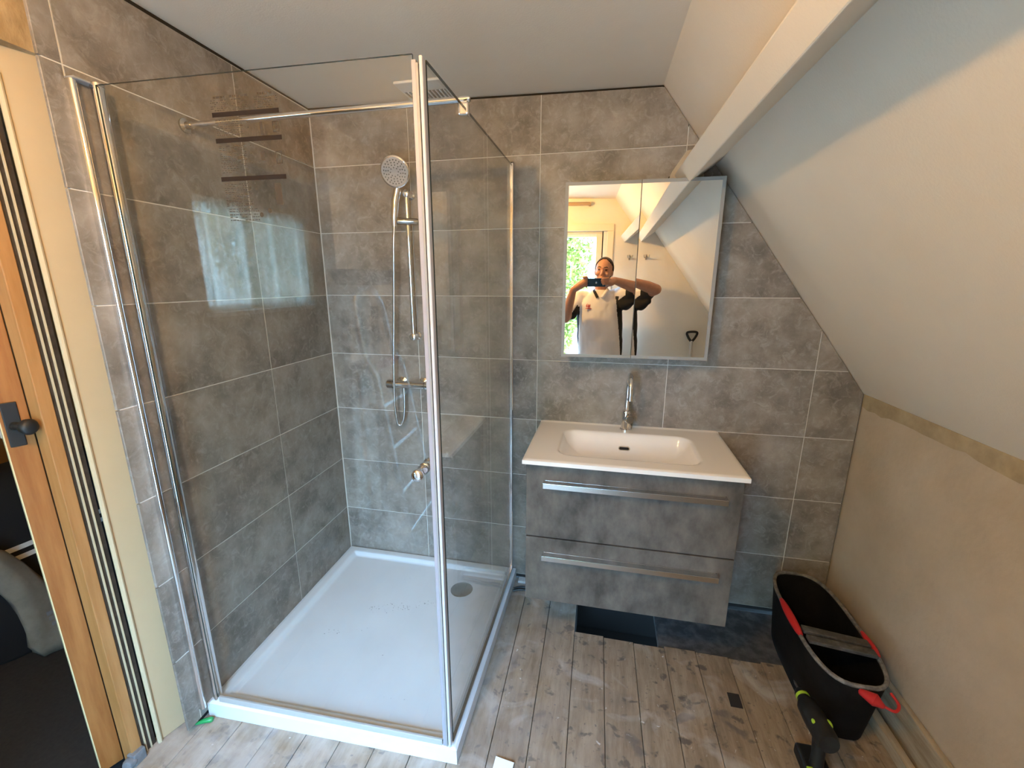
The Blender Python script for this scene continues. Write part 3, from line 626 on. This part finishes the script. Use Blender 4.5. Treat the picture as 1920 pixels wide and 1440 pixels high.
for k, (ya, yb_, dz_) in enumerate(((-.455, -.50, .012), (-.505, -.545, .0125))):
    o = MB().prism([(2.222, ya, zr+dz_-.006), (2.222, ya-.034, zr+dz_-.006), (2.425, yb_-.03, zr+dz_), (2.425, yb_+.004, zr+dz_)], (0, 0, .014)).build('dusty_bar', 'batten', bevel=.003)
    tag(o, ('dusty dark bar lying across the black tub, nearer the tiled wall', 'dusty dark bar lying across the black tub, nearer the red pull loop')[k], 'bar', 'bars across the tub')
# ------------------------------------------------------------------ drill
dl = thing('cordless_driver', 'black cordless screwdriver with lime green accents standing by the tub', 'power tool', (2.19, -.74, ZF))
ax0 = Vector((2.188, -.74, ZF+.165)); axd = Vector((.0, 1, -.12)).normalized()
MB().lathe([(.030, -.085), (.035, -.07), (.036, .02), (.033, .07), (.024, .09)], ax0, tuple(axd), 20).build('motor_body', 'tool', dl, smooth=True)
MB().lathe([(.022, .09), (.021, .125), (.017, .135)], ax0, tuple(axd), 20).build('chuck', 'black', dl, smooth=True)
MB().lathe([(.0225, .100), (.0228, .112)], ax0, tuple(axd), 20).build('collar', 'lime', dl, smooth=True)
MB().lathe([(.0042, .13), (.0042, .175), (.001, .19)], ax0, tuple(axd), 8).build('bit', 'steel', dl, smooth=True)
MB().tube([ax0+axd*-.03+Vector((0, 0, -.025)), ax0+axd*-.045+Vector((-.002, 0, -.09)), ax0+axd*-.05+Vector((-.004, 0, -.13))], [.022, .019, .021], 14).build('grip', 'tool', dl, smooth=True)
MB().box((2.145, -.845, ZF+.001), (2.225, -.715, ZF+.045)).build('battery', 'tool', dl, bevel=.010, seg=3)
MB().ball(ax0+Vector((.024, -.02, .022)), (.010, .017, .010), 12, 8).build('vent_patch', 'lime', dl, smooth=True)
MB().ball(ax0+Vector((-.022, -.025, .022)), (.007, .015, .010), 12, 8).build('vent_patch', 'lime', dl, smooth=True)
MB().box((2.150, -.835, ZF+.030), (2.170, -.80, ZF+.0475)).build('battery_button', 'lime', dl, bevel=.003)

# ------------------------------------------------------------------ small things on the floor
o = MB().box((1.978, -.583, ZF-.001), (2.022, -.520, ZF+.002)).build('floor_tape', 'gapdark', bevel=.0005); tag(o, 'small black square stuck to the floorboards in front of the vanity', 'tape')
mb = MB(); mb.add([(1.132, -1.04, ZF+.002), (1.195, -1.05, ZF+.002), (1.202, -.972, ZF+.012), (1.136, -.962, ZF+.009)], [(0, 1, 2, 3)])
o = mb.build('paper_label', 'paper'); o.modifiers.new('t', 'SOLIDIFY').thickness = .0012; tag(o, 'small white paper scrap on the floorboards at the bottom edge', 'paper')
o = MB().tube([(.022, -1.088, ZF+.0085), (.045, -1.072, ZF+.0105), (.066, -1.062, ZF+.0105), (.071, -1.060, ZF+.0105)], [.004, .0085, .0095, .007], 12).build('green_plug', 'green', smooth=True); tag(o, 'green plastic wall plug lying at the left corner of the shower tray', 'wall plug')
for k in range(2):
    o = MB().tube(bez([(1.018, -.10-.018*k, ZF+.006), (1.06, -.088-.02*k, ZF+.012), (1.12, -.085-.02*k, ZF+.006), (1.20, -.075-.02*k, ZF+.006), (1.30, -.07-.02*k, ZF+.006)], 30), .0055, 8).build('black_cable', 'cable', smooth=True)
    tag(o, ('black cable on the floor under the vanity, strand closer to the tiled wall', 'black cable on the floor under the vanity, strand farther from the tiled wall')[k], 'cable', 'cables under the vanity')
# ------------------------------------------------------------------ hall behind the door
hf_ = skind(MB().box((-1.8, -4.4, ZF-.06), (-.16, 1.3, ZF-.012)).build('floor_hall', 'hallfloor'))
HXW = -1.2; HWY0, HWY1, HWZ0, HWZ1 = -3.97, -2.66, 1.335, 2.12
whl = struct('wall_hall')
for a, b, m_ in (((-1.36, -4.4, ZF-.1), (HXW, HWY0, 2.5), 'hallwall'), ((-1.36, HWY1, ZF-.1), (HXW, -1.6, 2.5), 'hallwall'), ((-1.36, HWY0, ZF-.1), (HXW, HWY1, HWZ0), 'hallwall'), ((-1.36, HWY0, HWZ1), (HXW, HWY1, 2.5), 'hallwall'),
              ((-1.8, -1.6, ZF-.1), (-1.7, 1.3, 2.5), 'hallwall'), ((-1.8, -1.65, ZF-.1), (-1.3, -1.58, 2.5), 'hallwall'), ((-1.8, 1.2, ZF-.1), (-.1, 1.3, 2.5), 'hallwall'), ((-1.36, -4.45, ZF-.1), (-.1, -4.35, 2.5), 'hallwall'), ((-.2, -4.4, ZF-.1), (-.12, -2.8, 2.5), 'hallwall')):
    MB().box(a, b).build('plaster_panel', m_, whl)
skind(MB().box((-1.8, -4.4, 2.42), (-.1, 1.3, 2.5)).build('ceiling_hall', 'paint'))
MB().box((-.2, -.02, ZF-.1), (-.13, 1.25, 2.5)).build('plaster_panel', 'hallwall', whl)
w2 = struct('window_2')
mb = MB()
for a, b in (((HWY0, HWZ0), (HWY1, HWZ0+.04)), ((HWY0, HWZ1-.04), (HWY1, HWZ1)), ((HWY0, HWZ0), (HWY0+.04, HWZ1)), ((HWY1-.04, HWZ0), (HWY1, HWZ1)), ((-3.22, HWZ0), (-3.18, HWZ1))): mb.box((-1.33, a[0], a[1]), (-1.28, b[0], b[1]))
mb.build('frame', 'upvc', w2); MB().box((-1.31, HWY0+.04, HWZ0+.04), (-1.306, HWY1-.04, HWZ1-.04)).build('pane', 'pane', w2)
MB().box((-1.28, HWY0-.03, HWZ0-.03), (-1.10, HWY1+.03, HWZ0)).build('sill', 'upvc', w2)
vs, fs = [], []; n = 120
for i in range(n+1):
    y = HWY1+.06+(HWY0-HWY1-.02)*i/n; x = -1.235+.026*math.sin(i*.62+1.3*math.sin(i*.21))+.014*noise.noise(Vector((i*.11, 0, 0)))
    zb_ = HWZ0+.005 if i > 10 else HWZ0-.30+.022*i
    vs += [(x, y, HWZ1+.05), (x, y, zb_)]
fs = [(2*i, 2*i+1, 2*i+3, 2*i+2) for i in range(n)]
o = MB().add(vs, fs).build('net_curtain', 'curtain', smooth='all'); tag(o, 'white net curtain in the side-room window, mirrored in the shower glass', 'curtain')
o = MB().box((-1.69, -1.0, ZF-.012), (-1.45, .2, 2.2)).build('brown_cupboard', 'hallbrown', bevel=.004); tag(o, 'dark brown cupboard in the hall behind the door handle', 'cupboard')
# black bag with white stripes, white plastic bag
bg_ = thing('sports_bag', 'black bag with two white stripes in the dark hall beyond the door', 'bag', (-1.12, -.75, ZF))
R = [oval(ZF-.011+z, -1.12, -.75, .15*f, .34*f, 2.6, 28) for z, f in ((0, .9), (.02, .98), (.3, 1.0), (.6, .99), (.74, .93), (.80, .75), (.82, .4))]
MB().rings(R).build('bag_body', 'bagblack', bg_, smooth='all')
for z in (.383, .427):
    rg = oval(z, -1.12, -.75, .152, .343, 2.6, 40)
    mb = MB().rings([rg, [p+Vector((0, 0, .022)) for p in rg]]); mb.f = mb.f[:-2]; mb.build('white_stripe', 'white', bg_)
wbg = thing('plastic_bag', 'crumpled white plastic bag with grey print on the dark hall floor', 'bag', (-.93, -.93, ZF))
R = []
for k, (y, z, w) in enumerate(((-1.09, .52, .035), (-1.03, .45, .045), (-.985, .36, .05), (-.955, .26, .055), (-.925, .15, .07), (-.915, .05, .08), (-.915, -.02, .075), (-.915, -.06, .05))):
    R.append([Vector((-.92+(.03+.008*math.sin(a*3+k))*math.cos(a), y+w*math.sin(a)*(1+.10*math.sin(5*a+2*k)), z+.03*math.sin(a)*(k < 6))) for a in [2*PI*q/22 for q in range(22)]])
MB().rings(R).build('bag_body', 'bagwhite', wbg, smooth='all')
for q in range(3): MB().box((-.893, -.93+.004*q, .125-.028*q), (-.888, -.895-.004*q, .141-.028*q)).build('grey_print', 'printgrey', wbg)
ds = thing('door_stop', 'grey dusty rubber door stop block at the foot of the jamb', 'door stop', (-.05, -1.24, ZF))
MB().box((-.078, -1.252, ZF), (-.046, -1.212, ZF+.045)).build('block', 'stopper', ds, bevel=.004)
MB().lathe([(.019, 0), (.0195, .012), (.015, .02), (.004, .023)], (-.062, -1.251, ZF+.022), (.3, -1, .1), 20).build('bumper', 'stopper', ds, smooth=True)

# ------------------------------------------------------------------ pendant lamp (gives the warm light)
lmp = thing('pendant_lamp', 'bare warm bulb on a cord hanging from the ceiling behind the camera', 'lamp', (LAMP.x, LAMP.y, CEIL(.83)))
MB().tube([(LAMP.x, LAMP.y, CEIL(.83)), (LAMP.x, LAMP.y, LAMP.z+.075)], .003, 8).build('cord', 'lampcord', lmp)
MB().lathe([(.04, 0), (.038, -.012), (.006, -.02)], (LAMP.x, LAMP.y, CEIL(.83)), 'z', 24).build('ceiling_rose', 'vent', lmp, smooth=True)
MB().lathe([(.008, .09), (.018, .08), (.019, .04), (.015, .036)], LAMP, 'z', 20).build('lamp_holder', 'black', lmp, smooth=True)
MB().ball(LAMP, .034, 16, 10).build('bulb', 'bulb', lmp, smooth='all')

# ------------------------------------------------------------------ wall hooks and shovel on the rear wall
for x in (1.832,):
    hk = thing('wall_hook', 'small double coat hook on the cream rear wall, seen in the mirror', 'hook', (x, -YB, 1.77))
    MB().box((x-.008, -YB, 1.75), (x+.008, -YB+.004, 1.80)).build('plate', 'hook', hk, bevel=.001)
    for q in (-1, 1): MB().tube(bez([(x+.004*q, -YB+.003, 1.785), (x+.012*q, -YB+.03, 1.770), (x+.022*q, -YB+.045, 1.775), (x+.024*q, -YB+.05, 1.795)], 12), .0045, 8).build('prong', 'hook', hk, smooth=True)
sh = thing('shovel', 'shovel with black D-grip leaning on the cream rear wall', 'shovel', (2.30, -2.70, ZF))
gx = 2.312
MB().tube([(2.30, -2.70, .25), (gx, -2.765, .985)], .014, 12).build('shaft', 'shaft', sh, smooth=True)
MB().tube(bez([(gx, -2.765, .975), (gx-.03, -2.768, 1.015), (gx-.043, -2.77, 1.065), (gx+.043, -2.77, 1.068), (gx+.03, -2.768, 1.015), (gx, -2.765, .975)], 30), .0115, 10).build('grip', 'black', sh, smooth=True)
MB().rings([[Vector((2.30+a*w, -2.70+dy+.03*abs(a), z)) for a, dy in ((-1, 0), (-.5, 0), (0, 0), (.5, 0), (1, 0), (1, .004), (.5, .004), (0, .004), (-.5, .004), (-1, .004))] for z, w in ((.30, .03), (.26, .09), (.10, .11), (ZF+.004, .09))]).build('blade', 'steel', sh)

# ------------------------------------------------------------------ step ladder (seen mirrored in the glass)
ld = thing('step_ladder', 'aluminium folding step ladder with a dark top tray, mirrored in the shower glass', 'ladder', (.25, -2.24, ZF))
YA, YC = -2.07, -2.41
def lr(z, k): t = (1.46-z)/1.5; return Vector((.19+.25*t+(.04 if z < 1.1 else 0), (YA+.04*t) if k == 0 else (YC-.05*t), z))
hoop = [lr(ZF+.012, 0), lr(.5, 0), lr(1.06, 0), lr(1.14, 0), lr(1.40, 0)]+[Vector((.19, -2.24+.155*math.cos(PI*q/12), 1.42+.09*math.sin(PI*q/12))) for q in range(1, 12)]+[lr(1.40, 1), lr(1.14, 1), lr(1.06, 1), lr(.5, 1), lr(ZF+.012, 1)]
MB().tube(hoop, .0155, 16).build('front_rail', 'alu', ld, smooth=True)
for y0, y1 in ((YA, -2.03), (YC, -2.45)): MB().tube([Vector((.15, y0, 1.40)), Vector((.13, (y0+y1)/2, .8)), Vector((.10, y1, ZF+.022))], .022, 12).build('rear_leg', 'ladgrey', ld, smooth=True)
for z in (.88, .64, .38, .14):
    a, b = lr(z, 0), lr(z, 1); MB().box((a.x-.085, b.y, z-.012), (a.x+.005, a.y, z+.016)).build('step', 'alu', ld, bevel=.010, seg=4)
MB().box((.13, YC, 1.085), (.285, YA, 1.11)).build('platform', 'ladgrey', ld, bevel=.005)
MB().box((.286, YC+.03, 1.075), (.292, YA-.03, 1.12)).build('warning_label', 'ladred', ld, bevel=.002)
MB().prism([(.12, -2.06, 1.525), (.24, -2.06, 1.525), (.27, -2.02, 1.605), (.09, -2.02, 1.605)], (0, -.42, 0)).build('top_tray', 'ladgrey', ld, bevel=.006)

# ------------------------------------------------------------------ outside: trees, brick house, lawn
skind(MB().box((-25, -40, -3.2), (25, -3.2, -3.05)).build('ground', 'lawn'))
def tree(x, y, zc_, rx, rz, lab, seed):
    t = thing('tree', lab, 'tree', (x, y, -3.05), 'trees behind the window'); rr = random.Random(seed)
    MB().tube([(x, y, -3.05), (x+.1, y, -1), (x, y, zc_)], [.18, .14, .06], 10).build('trunk', 'bark', t, smooth=True)
    mb = MB()
    for k in range(11000):
        v = Vector((rr.gauss(0, 1), rr.gauss(0, 1), rr.gauss(0, 1))).normalized()*(rr.random()**.4)
        p = Vector((x+v.x*rx, y+v.y*rx*.8, zc_+v.z*rz)); p += Vector((noise.noise(p), noise.noise(p+Vector((9, 0, 0))), noise.noise(p+Vector((0, 9, 0)))))*.35
        a = Vector((rr.gauss(0, 1), rr.gauss(0, 1), rr.gauss(0, 1))).normalized()*rr.uniform(.04, .085); b = a.orthogonal().normalized()*a.length*.5
        mb.add([p-a, p-b, p+a, p+b], [(0, 1, 2, 3)])
    stuff(mb.build('foliage', 'leaf', t)); return t
tr_a = tree(.80, -9.0, 2.0, 1.0, 2.3, 'bright green tree close outside the window, mirrored behind the man', 1)
def sky_block_tree(src, loc, sc, lab):  # unseen trees added to keep low skylight off the upper walls
    t = src.copy(); C.objects.link(t); t.location = loc; t.scale = (sc, sc, sc); t['label'] = lab; t['_w'] = tuple(loc)
    for ch in src.children:
        c = ch.copy(); C.objects.link(c); c.parent = t
for x, y, sc, lab in ((-2.4, -9.4, 1.25, 'unseen tree added to block low sky, just left of the brick house'), (-5.4, -9.0, 1.3, 'second unseen tree added to block low sky, left of the brick house'), (-8.6, -8.0, 1.25, 'third and farthest unseen tree added to block low sky, left of the brick house'),
                      (5.2, -10.0, 1.25, 'unseen tree added to block low sky, just right of the brick house'), (8.2, -9.2, 1.25, 'second unseen tree added to block low sky, right of the brick house'), (-.5, -15.0, 1.15, 'unseen tree added to block low sky, standing behind the brick house')):
    sky_block_tree(tr_a, (x, y, -3.05), sc, lab)
hs_ = thing('brick_house', 'pale pink brick house outside below the trees', 'house', (1, -11, -3.05))
MB().box((-1.5, -12, -3.05), (3.5, -10.5, .55)).build('wall', 'brick', hs_)
MB().prism([(-1.7, -10.3, .55), (-1.7, -11.25, 1.0), (-1.7, -12.2, .55)], (5.4, 0, 0)).build('roof', 'shoe', hs_)
mb = MB()
for j in range(16):
    mb.box((-1.5, -10.497, -1.2+.11*j), (3.5, -10.49, -1.2+.11*j+.012))
mb.build('mortar_lines', 'mortar', hs_)

# ------------------------------------------------------------------ the man with the phone
def remesh(mb, name, mats, parent, vox, smooth_it=6, assign=None, fold=0):
    o = mb.build(name, mats, parent, smooth="all")
    r = o.modifiers.new('r', 'REMESH'); r.mode = 'VOXEL'; r.voxel_size = vox; r.use_smooth_shade = True
    s_ = o.modifiers.new('s', 'SMOOTH'); s_.factor = .5; s_.iterations = smooth_it
    dg_ = bpy.context.evaluated_depsgraph_get(); me = bpy.data.meshes.new_from_object(o.evaluated_get(dg_))
    o.modifiers.clear(); old = o.data; o.data = me; me.name = name; bpy.data.meshes.remove(old)
    me.materials.clear()
    for q in mats: me.materials.append(MT[q])
    off = Vector(parent['_w'])
    if fold:
        nr = [v.normal.copy() for v in me.vertices]; co = []
        for v, q in zip(me.vertices, nr):
            p = v.co+off; co += list(v.co+q*fold*(noise.noise(Vector((p.x*9+p.z*5, p.y*9, p.z*7)))+.6*noise.noise(Vector((p.x*24, p.y*20, p.z*16)))))
        me.vertices.foreach_set('co', co); me.update()
    me.polygons.foreach_set('use_smooth', [True]*len(me.polygons))
    if assign:
        me.polygons.foreach_set('material_index', [assign(p.center+off, p.normal) for p in me.polygons])
    me.update(); return o
PX = 1.55; PB = Vector((PX, -2.46, ZF))
man = thing('person', 'person in a white polo shirt holding up a phone, seen in the mirror', 'person', PB)
DX = .085
def ell(z, cx, cy, rx, ry, n=28): return [Vector((cx+DX+rx*math.cos(2*PI*k/n)*(1-.0*k), cy+ry*math.sin(2*PI*k/n), z)) for k in range(n)]
SR, ER, WR = Vector((1.712, -2.455, 1.415)), Vector((1.880, -2.265, 1.480)), Vector((1.640, -2.160, 1.556))
SLf, EL, WLf = Vector((1.345, -2.445, 1.405)), Vector((1.232, -2.30, 1.222)), Vector((1.298, -2.185, 1.478))
HC = Vector((1.566, -2.405, 1.628))
body = MB()
body.rings([ell(z, cx, cy, rx, ry) for z, cx, cy, rx, ry in ((.84, 1.478, -2.46, .165, .115), (.95, 1.476, -2.45, .185, .135), (1.1, 1.47, -2.445, .185, .135), (1.25, 1.462, -2.45, .185, .12), (1.37, 1.455, -2.455, .165, .105), (1.43, 1.455, -2.45, .11, .08), (1.46, 1.458, -2.445, .065, .06))])
body.limb([(1.542, -2.45, 1.42), (1.557, -2.425, 1.53)], [.062, .056])
body.limb([SR, SR.lerp(ER, .5), ER], [.062, .056, .047]); body.limb([ER, ER.lerp(WR, .3), ER.lerp(WR, .7), WR], [.046, .049, .039, .030])
body.limb([SLf, SLf.lerp(EL, .5), EL], [.062, .055, .046]); body.limb([EL, EL.lerp(WLf, .3), EL.lerp(WLf, .7), WLf], [.045, .047, .038, .029])
for s_ in (-1, 1):
    body.limb([(PX+.085*s_, -2.46, .86), (PX+.095*s_, -2.45, .45), (PX+.10*s_, -2.475, .08)], [.092, .062, .042]); body.limb([(PX+.10*s_, -2.49, .0), (PX+.11*s_, -2.38, -.02)], [.04, .032])
# head: skull, jaw, nose, brow, ears; turned a little to the left and tipped
ht = Matrix.Rotation(.22, 3, 'Z') @ Matrix.Rotation(.10, 3, 'X') @ Matrix.Rotation(.08, 3, 'Y')
def hp_(x, y, z): return HC+ht @ Vector((x, y, z))
hb = MB(); hb.ball((0, -.008, .028), (.076, .098, .096), 24, 16).ball((0, .012, -.045), (.060, .070, .072), 20, 12).ball((0, .052, -.100), (.026, .022, .020), 14, 8)
hb.limb([(0, .083, .012), (0, .100, -.018), (0, .106, -.030)], [.008, .0125, .0145], 10); hb.limb([(-.045, .074, .028), (0, .087, .028), (.045, .074, .028)], [.010, .011, .010], 10)
hb.ball((-.040, .066, -.025), (.022, .02, .02), 12, 8).ball((.040, .066, -.025), (.022, .02, .02), 12, 8).limb([(-.018, .079, -.062), (0, .084, -.062), (.018, .079, -.062)], [.007, .0095, .007], 8)
for s_ in (-1, 1): hb.ball((.076*s_, -.008, .0), (.010, .020, .030), 12, 8)
body.add([hp_(*v) for v in hb.v], hb.f)
# hands: palm plus four fingers and a thumb; phone held between them
def finger(pts, r): body.limb(pts, [r, r*.95, r*.88, r*.8][:len(pts)], 10)
ga, gb = -.215, -.245                                    # the way the phone is turned and tipped in the hands
pF = Vector((math.sin(ga)*math.cos(gb), math.cos(ga)*math.cos(gb), math.sin(gb))); pR = Vector((math.cos(ga), -math.sin(ga), 0)); pU = pR.cross(pF)
pc = Vector((1.4336, -2.1024, 1.5374))+pR*.052-pF*.012-pU*.004   # centre of the phone
def ph(a, b, c): return pc+pR*a+pU*b+pF*c             # phone frame (c towards the mirror)
def hand(wr, side):
    s_ = 1 if side == 'R' else -1
    k = ph(.078*s_+.030*s_, -.005, -.022); body.limb([wr, wr.lerp(k, .6), k], [.029, .035, .033], 12)
    for i, (b, e) in enumerate(((.030, .036), (.012, .022), (-.006, .004), (-.022, -.012))):
        L = (.92, 1, .95, .8)[i]
        if s_ > 0: finger([k+pU*(b*.9)-pF*.008, ph(.105, b+.012, .006), ph(.105-.035*L, e+.004, .017), ph(.105-.060*L, e, .0135)], .0088)
        else: finger([k+pU*(b*.9)-pF*.01, ph(-.112, b+.014, -.012), ph(-.095+.012*L, e+.012, -.012-.004), ph(-.083+.010*L, e+.004, -.018)], .0086)
    finger([k-pU*.022+pR*(-.004*s_)-pF*.012, ph(.088*s_, -.040, -.026), ph(.068*s_, -.030, -.022), ph(.052*s_, -.016, -.018)], .0102)
hand(WR, 'R'); hand(WLf, 'L')
bo = remesh(body, 'body', ['skin'], man, .0052, 4)
bo['label'] = 'tanned skin, face and bare forearms'
for s_ in (-1, 1):
    MB().ball(hp_(.031*s_, .079, .012), (.012, .007, .006), 10, 8).build('eye', 'eyew', man, smooth='all')
    MB().limb([hp_(.014*s_, .090, .031), hp_(.034*s_, .086, .036), hp_(.050*s_, .074, .030)], [.004, .0045, .003], 8).build('eyebrow', 'hair', man, smooth='all')
MB().limb([hp_(-.022, .083, -.064), hp_(0, .0905, -.064), hp_(.022, .083, -.064)], [.003, .0045, .003], 8).build('mouth', 'lip', man, smooth='all')
hr = MB().ball((0, -.014, .032), (.081, .101, .100), 28, 20); hm = MB()
keep = [f for f in hr.f if len(f) == 4 and (lambda c: (c[2] > .062 and c[1] < .052-.5*max(0, .12-c[2])) or (c[1] < -.035 and c[2] > -.045) or (abs(c[0]) > .05 and c[1] < .012 and c[2] > .012))([sum(hr.v[i][k] for i in f)/4 for k in range(3)])]
hm.v = [hp_(*v) for v in hr.v]; hm.f = keep
o = hm.build('hair', 'hair', man, smooth='all'); q = o.modifiers.new('t', 'SOLIDIFY'); q.thickness = .008; q.offset = 0
shirt = MB()
shirt.rings([ell(z, cx, cy, rx, ry) for z, cx, cy, rx, ry in ((.80, 1.482, -2.455, .198, .150), (.90, 1.482, -2.445, .205, .162), (1.02, 1.478, -2.435, .208, .168), (1.15, 1.468, -2.437, .208, .158), (1.27, 1.460, -2.445, .212, .142), (1.36, 1.455, -2.45, .205, .128), (1.42, 1.452, -2.45, .165, .105), (1.455, 1.455, -2.447, .105, .085), (1.475, 1.458, -2.442, .078, .074))])
shirt.limb([Vector((1.645, -2.45, 1.395)), SR, SR.lerp(ER, .58)], [.08, .078, .077]); shirt.limb([SR.lerp(ER, .1)+Vector((0, 0, -.05)), SR.lerp(ER, .4)+Vector((-.0, 0, -.08)), SR.lerp(ER, .72)+Vector((-.01, 0, -.085))], [.075, .068, .035])
shirt.limb([Vector((1.42, -2.45, 1.39)), SLf, SLf.lerp(EL, .55)], [.08, .078, .070]); shirt.limb([SLf.lerp(EL, .2)+Vector((.0, .0, -.03)), SLf.lerp(EL, .6)+Vector((.008, 0, -.035))], [.06, .058])
def shirt_mat(c, nrm):
    if c.x > 1.705 and c.z > 1.24: return 1 if (c.x > 1.757 or c.z < 1.385+.9*(c.x-1.705)) else 0
    if c.x < 1.345 and c.z > 1.19: return 1 if (c.z-1.40)-(c.x-1.345)*1.5 < -.05 else 0
    if c.x > 1.695+.135*(1.3-c.z) and c.z < 1.42: return 1
    if c.x < 1.362 and .97 < c.z < 1.33: return 1
    return 0
so = remesh(shirt, 'polo_shirt', ['shirt', 'shirtblack'], man, .007, 5, shirt_mat, fold=.006)
MB().tube(bez([(1.487, -2.40, 1.468), (1.493, -2.365, 1.452), (1.515, -2.335, 1.41)], 12), .013, 10).build('collar', 'shirtblack', man, smooth=True)
MB().tube(bez([(1.605, -2.40, 1.475), (1.598, -2.36, 1.465), (1.555, -2.325, 1.405)], 12), .015, 10).build('collar', 'shirt', man, smooth=True)
em = MB()
for k in range(3): em.limb([(1.425+.012*k, -2.318-.003*k, 1.322), (1.422+.013*k, -2.320-.003*k, 1.336), (1.429+.013*k, -2.323-.003*k, 1.352-.004*k)], [.004, .0045, .002], 8)
em.box((1.414, -2.325, 1.308), (1.466, -2.312, 1.313)); em.build('chest_emblem', 'red', man)
tr = MB()
for s_ in (-1, 1): tr.limb([(PX+.085*s_, -2.46, .84), (PX+.097*s_, -2.45, .45), (PX+.102*s_, -2.47, .06)], [.112, .082, .07])
tr.rings([ell(z, 1.478, -2.455, rx, ry) for z, rx, ry in ((.74, .15, .12), (.85, .18, .13), (.92, .185, .135))])
remesh(tr, 'trousers', ['jeans'], man, .009, 5, fold=.006)
for s_ in (-1, 1):
    so_ = MB().limb([(PX+.10*s_, -2.51, .005), (PX+.108*s_, -2.42, .0), (PX+.115*s_, -2.33, -.015)], [.048, .045, .036], 14).build('shoe', 'shoe', man, smooth='all')
    MB().prism([(PX+.10*s_-.045, -2.56, ZF), (PX+.10*s_+.045, -2.56, ZF), (PX+.118*s_+.045, -2.32, ZF), (PX+.118*s_, -2.28, ZF), (PX+.118*s_-.045, -2.32, ZF)], (0, 0, .02)).build('sole', 'sole', so_, bevel=.006)
pho = thing('smartphone', 'dark blue phone held up in both hands of the person in the mirror', 'phone', pc)
def phbox(a, b, name, mat, par, bevel):
    mb = MB().box(a, b); mb.map(lambda p: ph(p.x, p.y, p.z)); return mb.build(name, mat, par, bevel=bevel, seg=3)
pbd = phbox((-.074, -.036, -.012), (.074, .036, -.004), 'phone_body', 'phone', pho, .003)
phbox((-.070, -.010, -.0035), (-.060, .012, -.002), 'camera_module', 'phoneglass', pbd, .0005)
phbox((-.006, -.006, -.0042), (.006, .008, -.0036), 'back_logo', 'logo', pbd, 0)
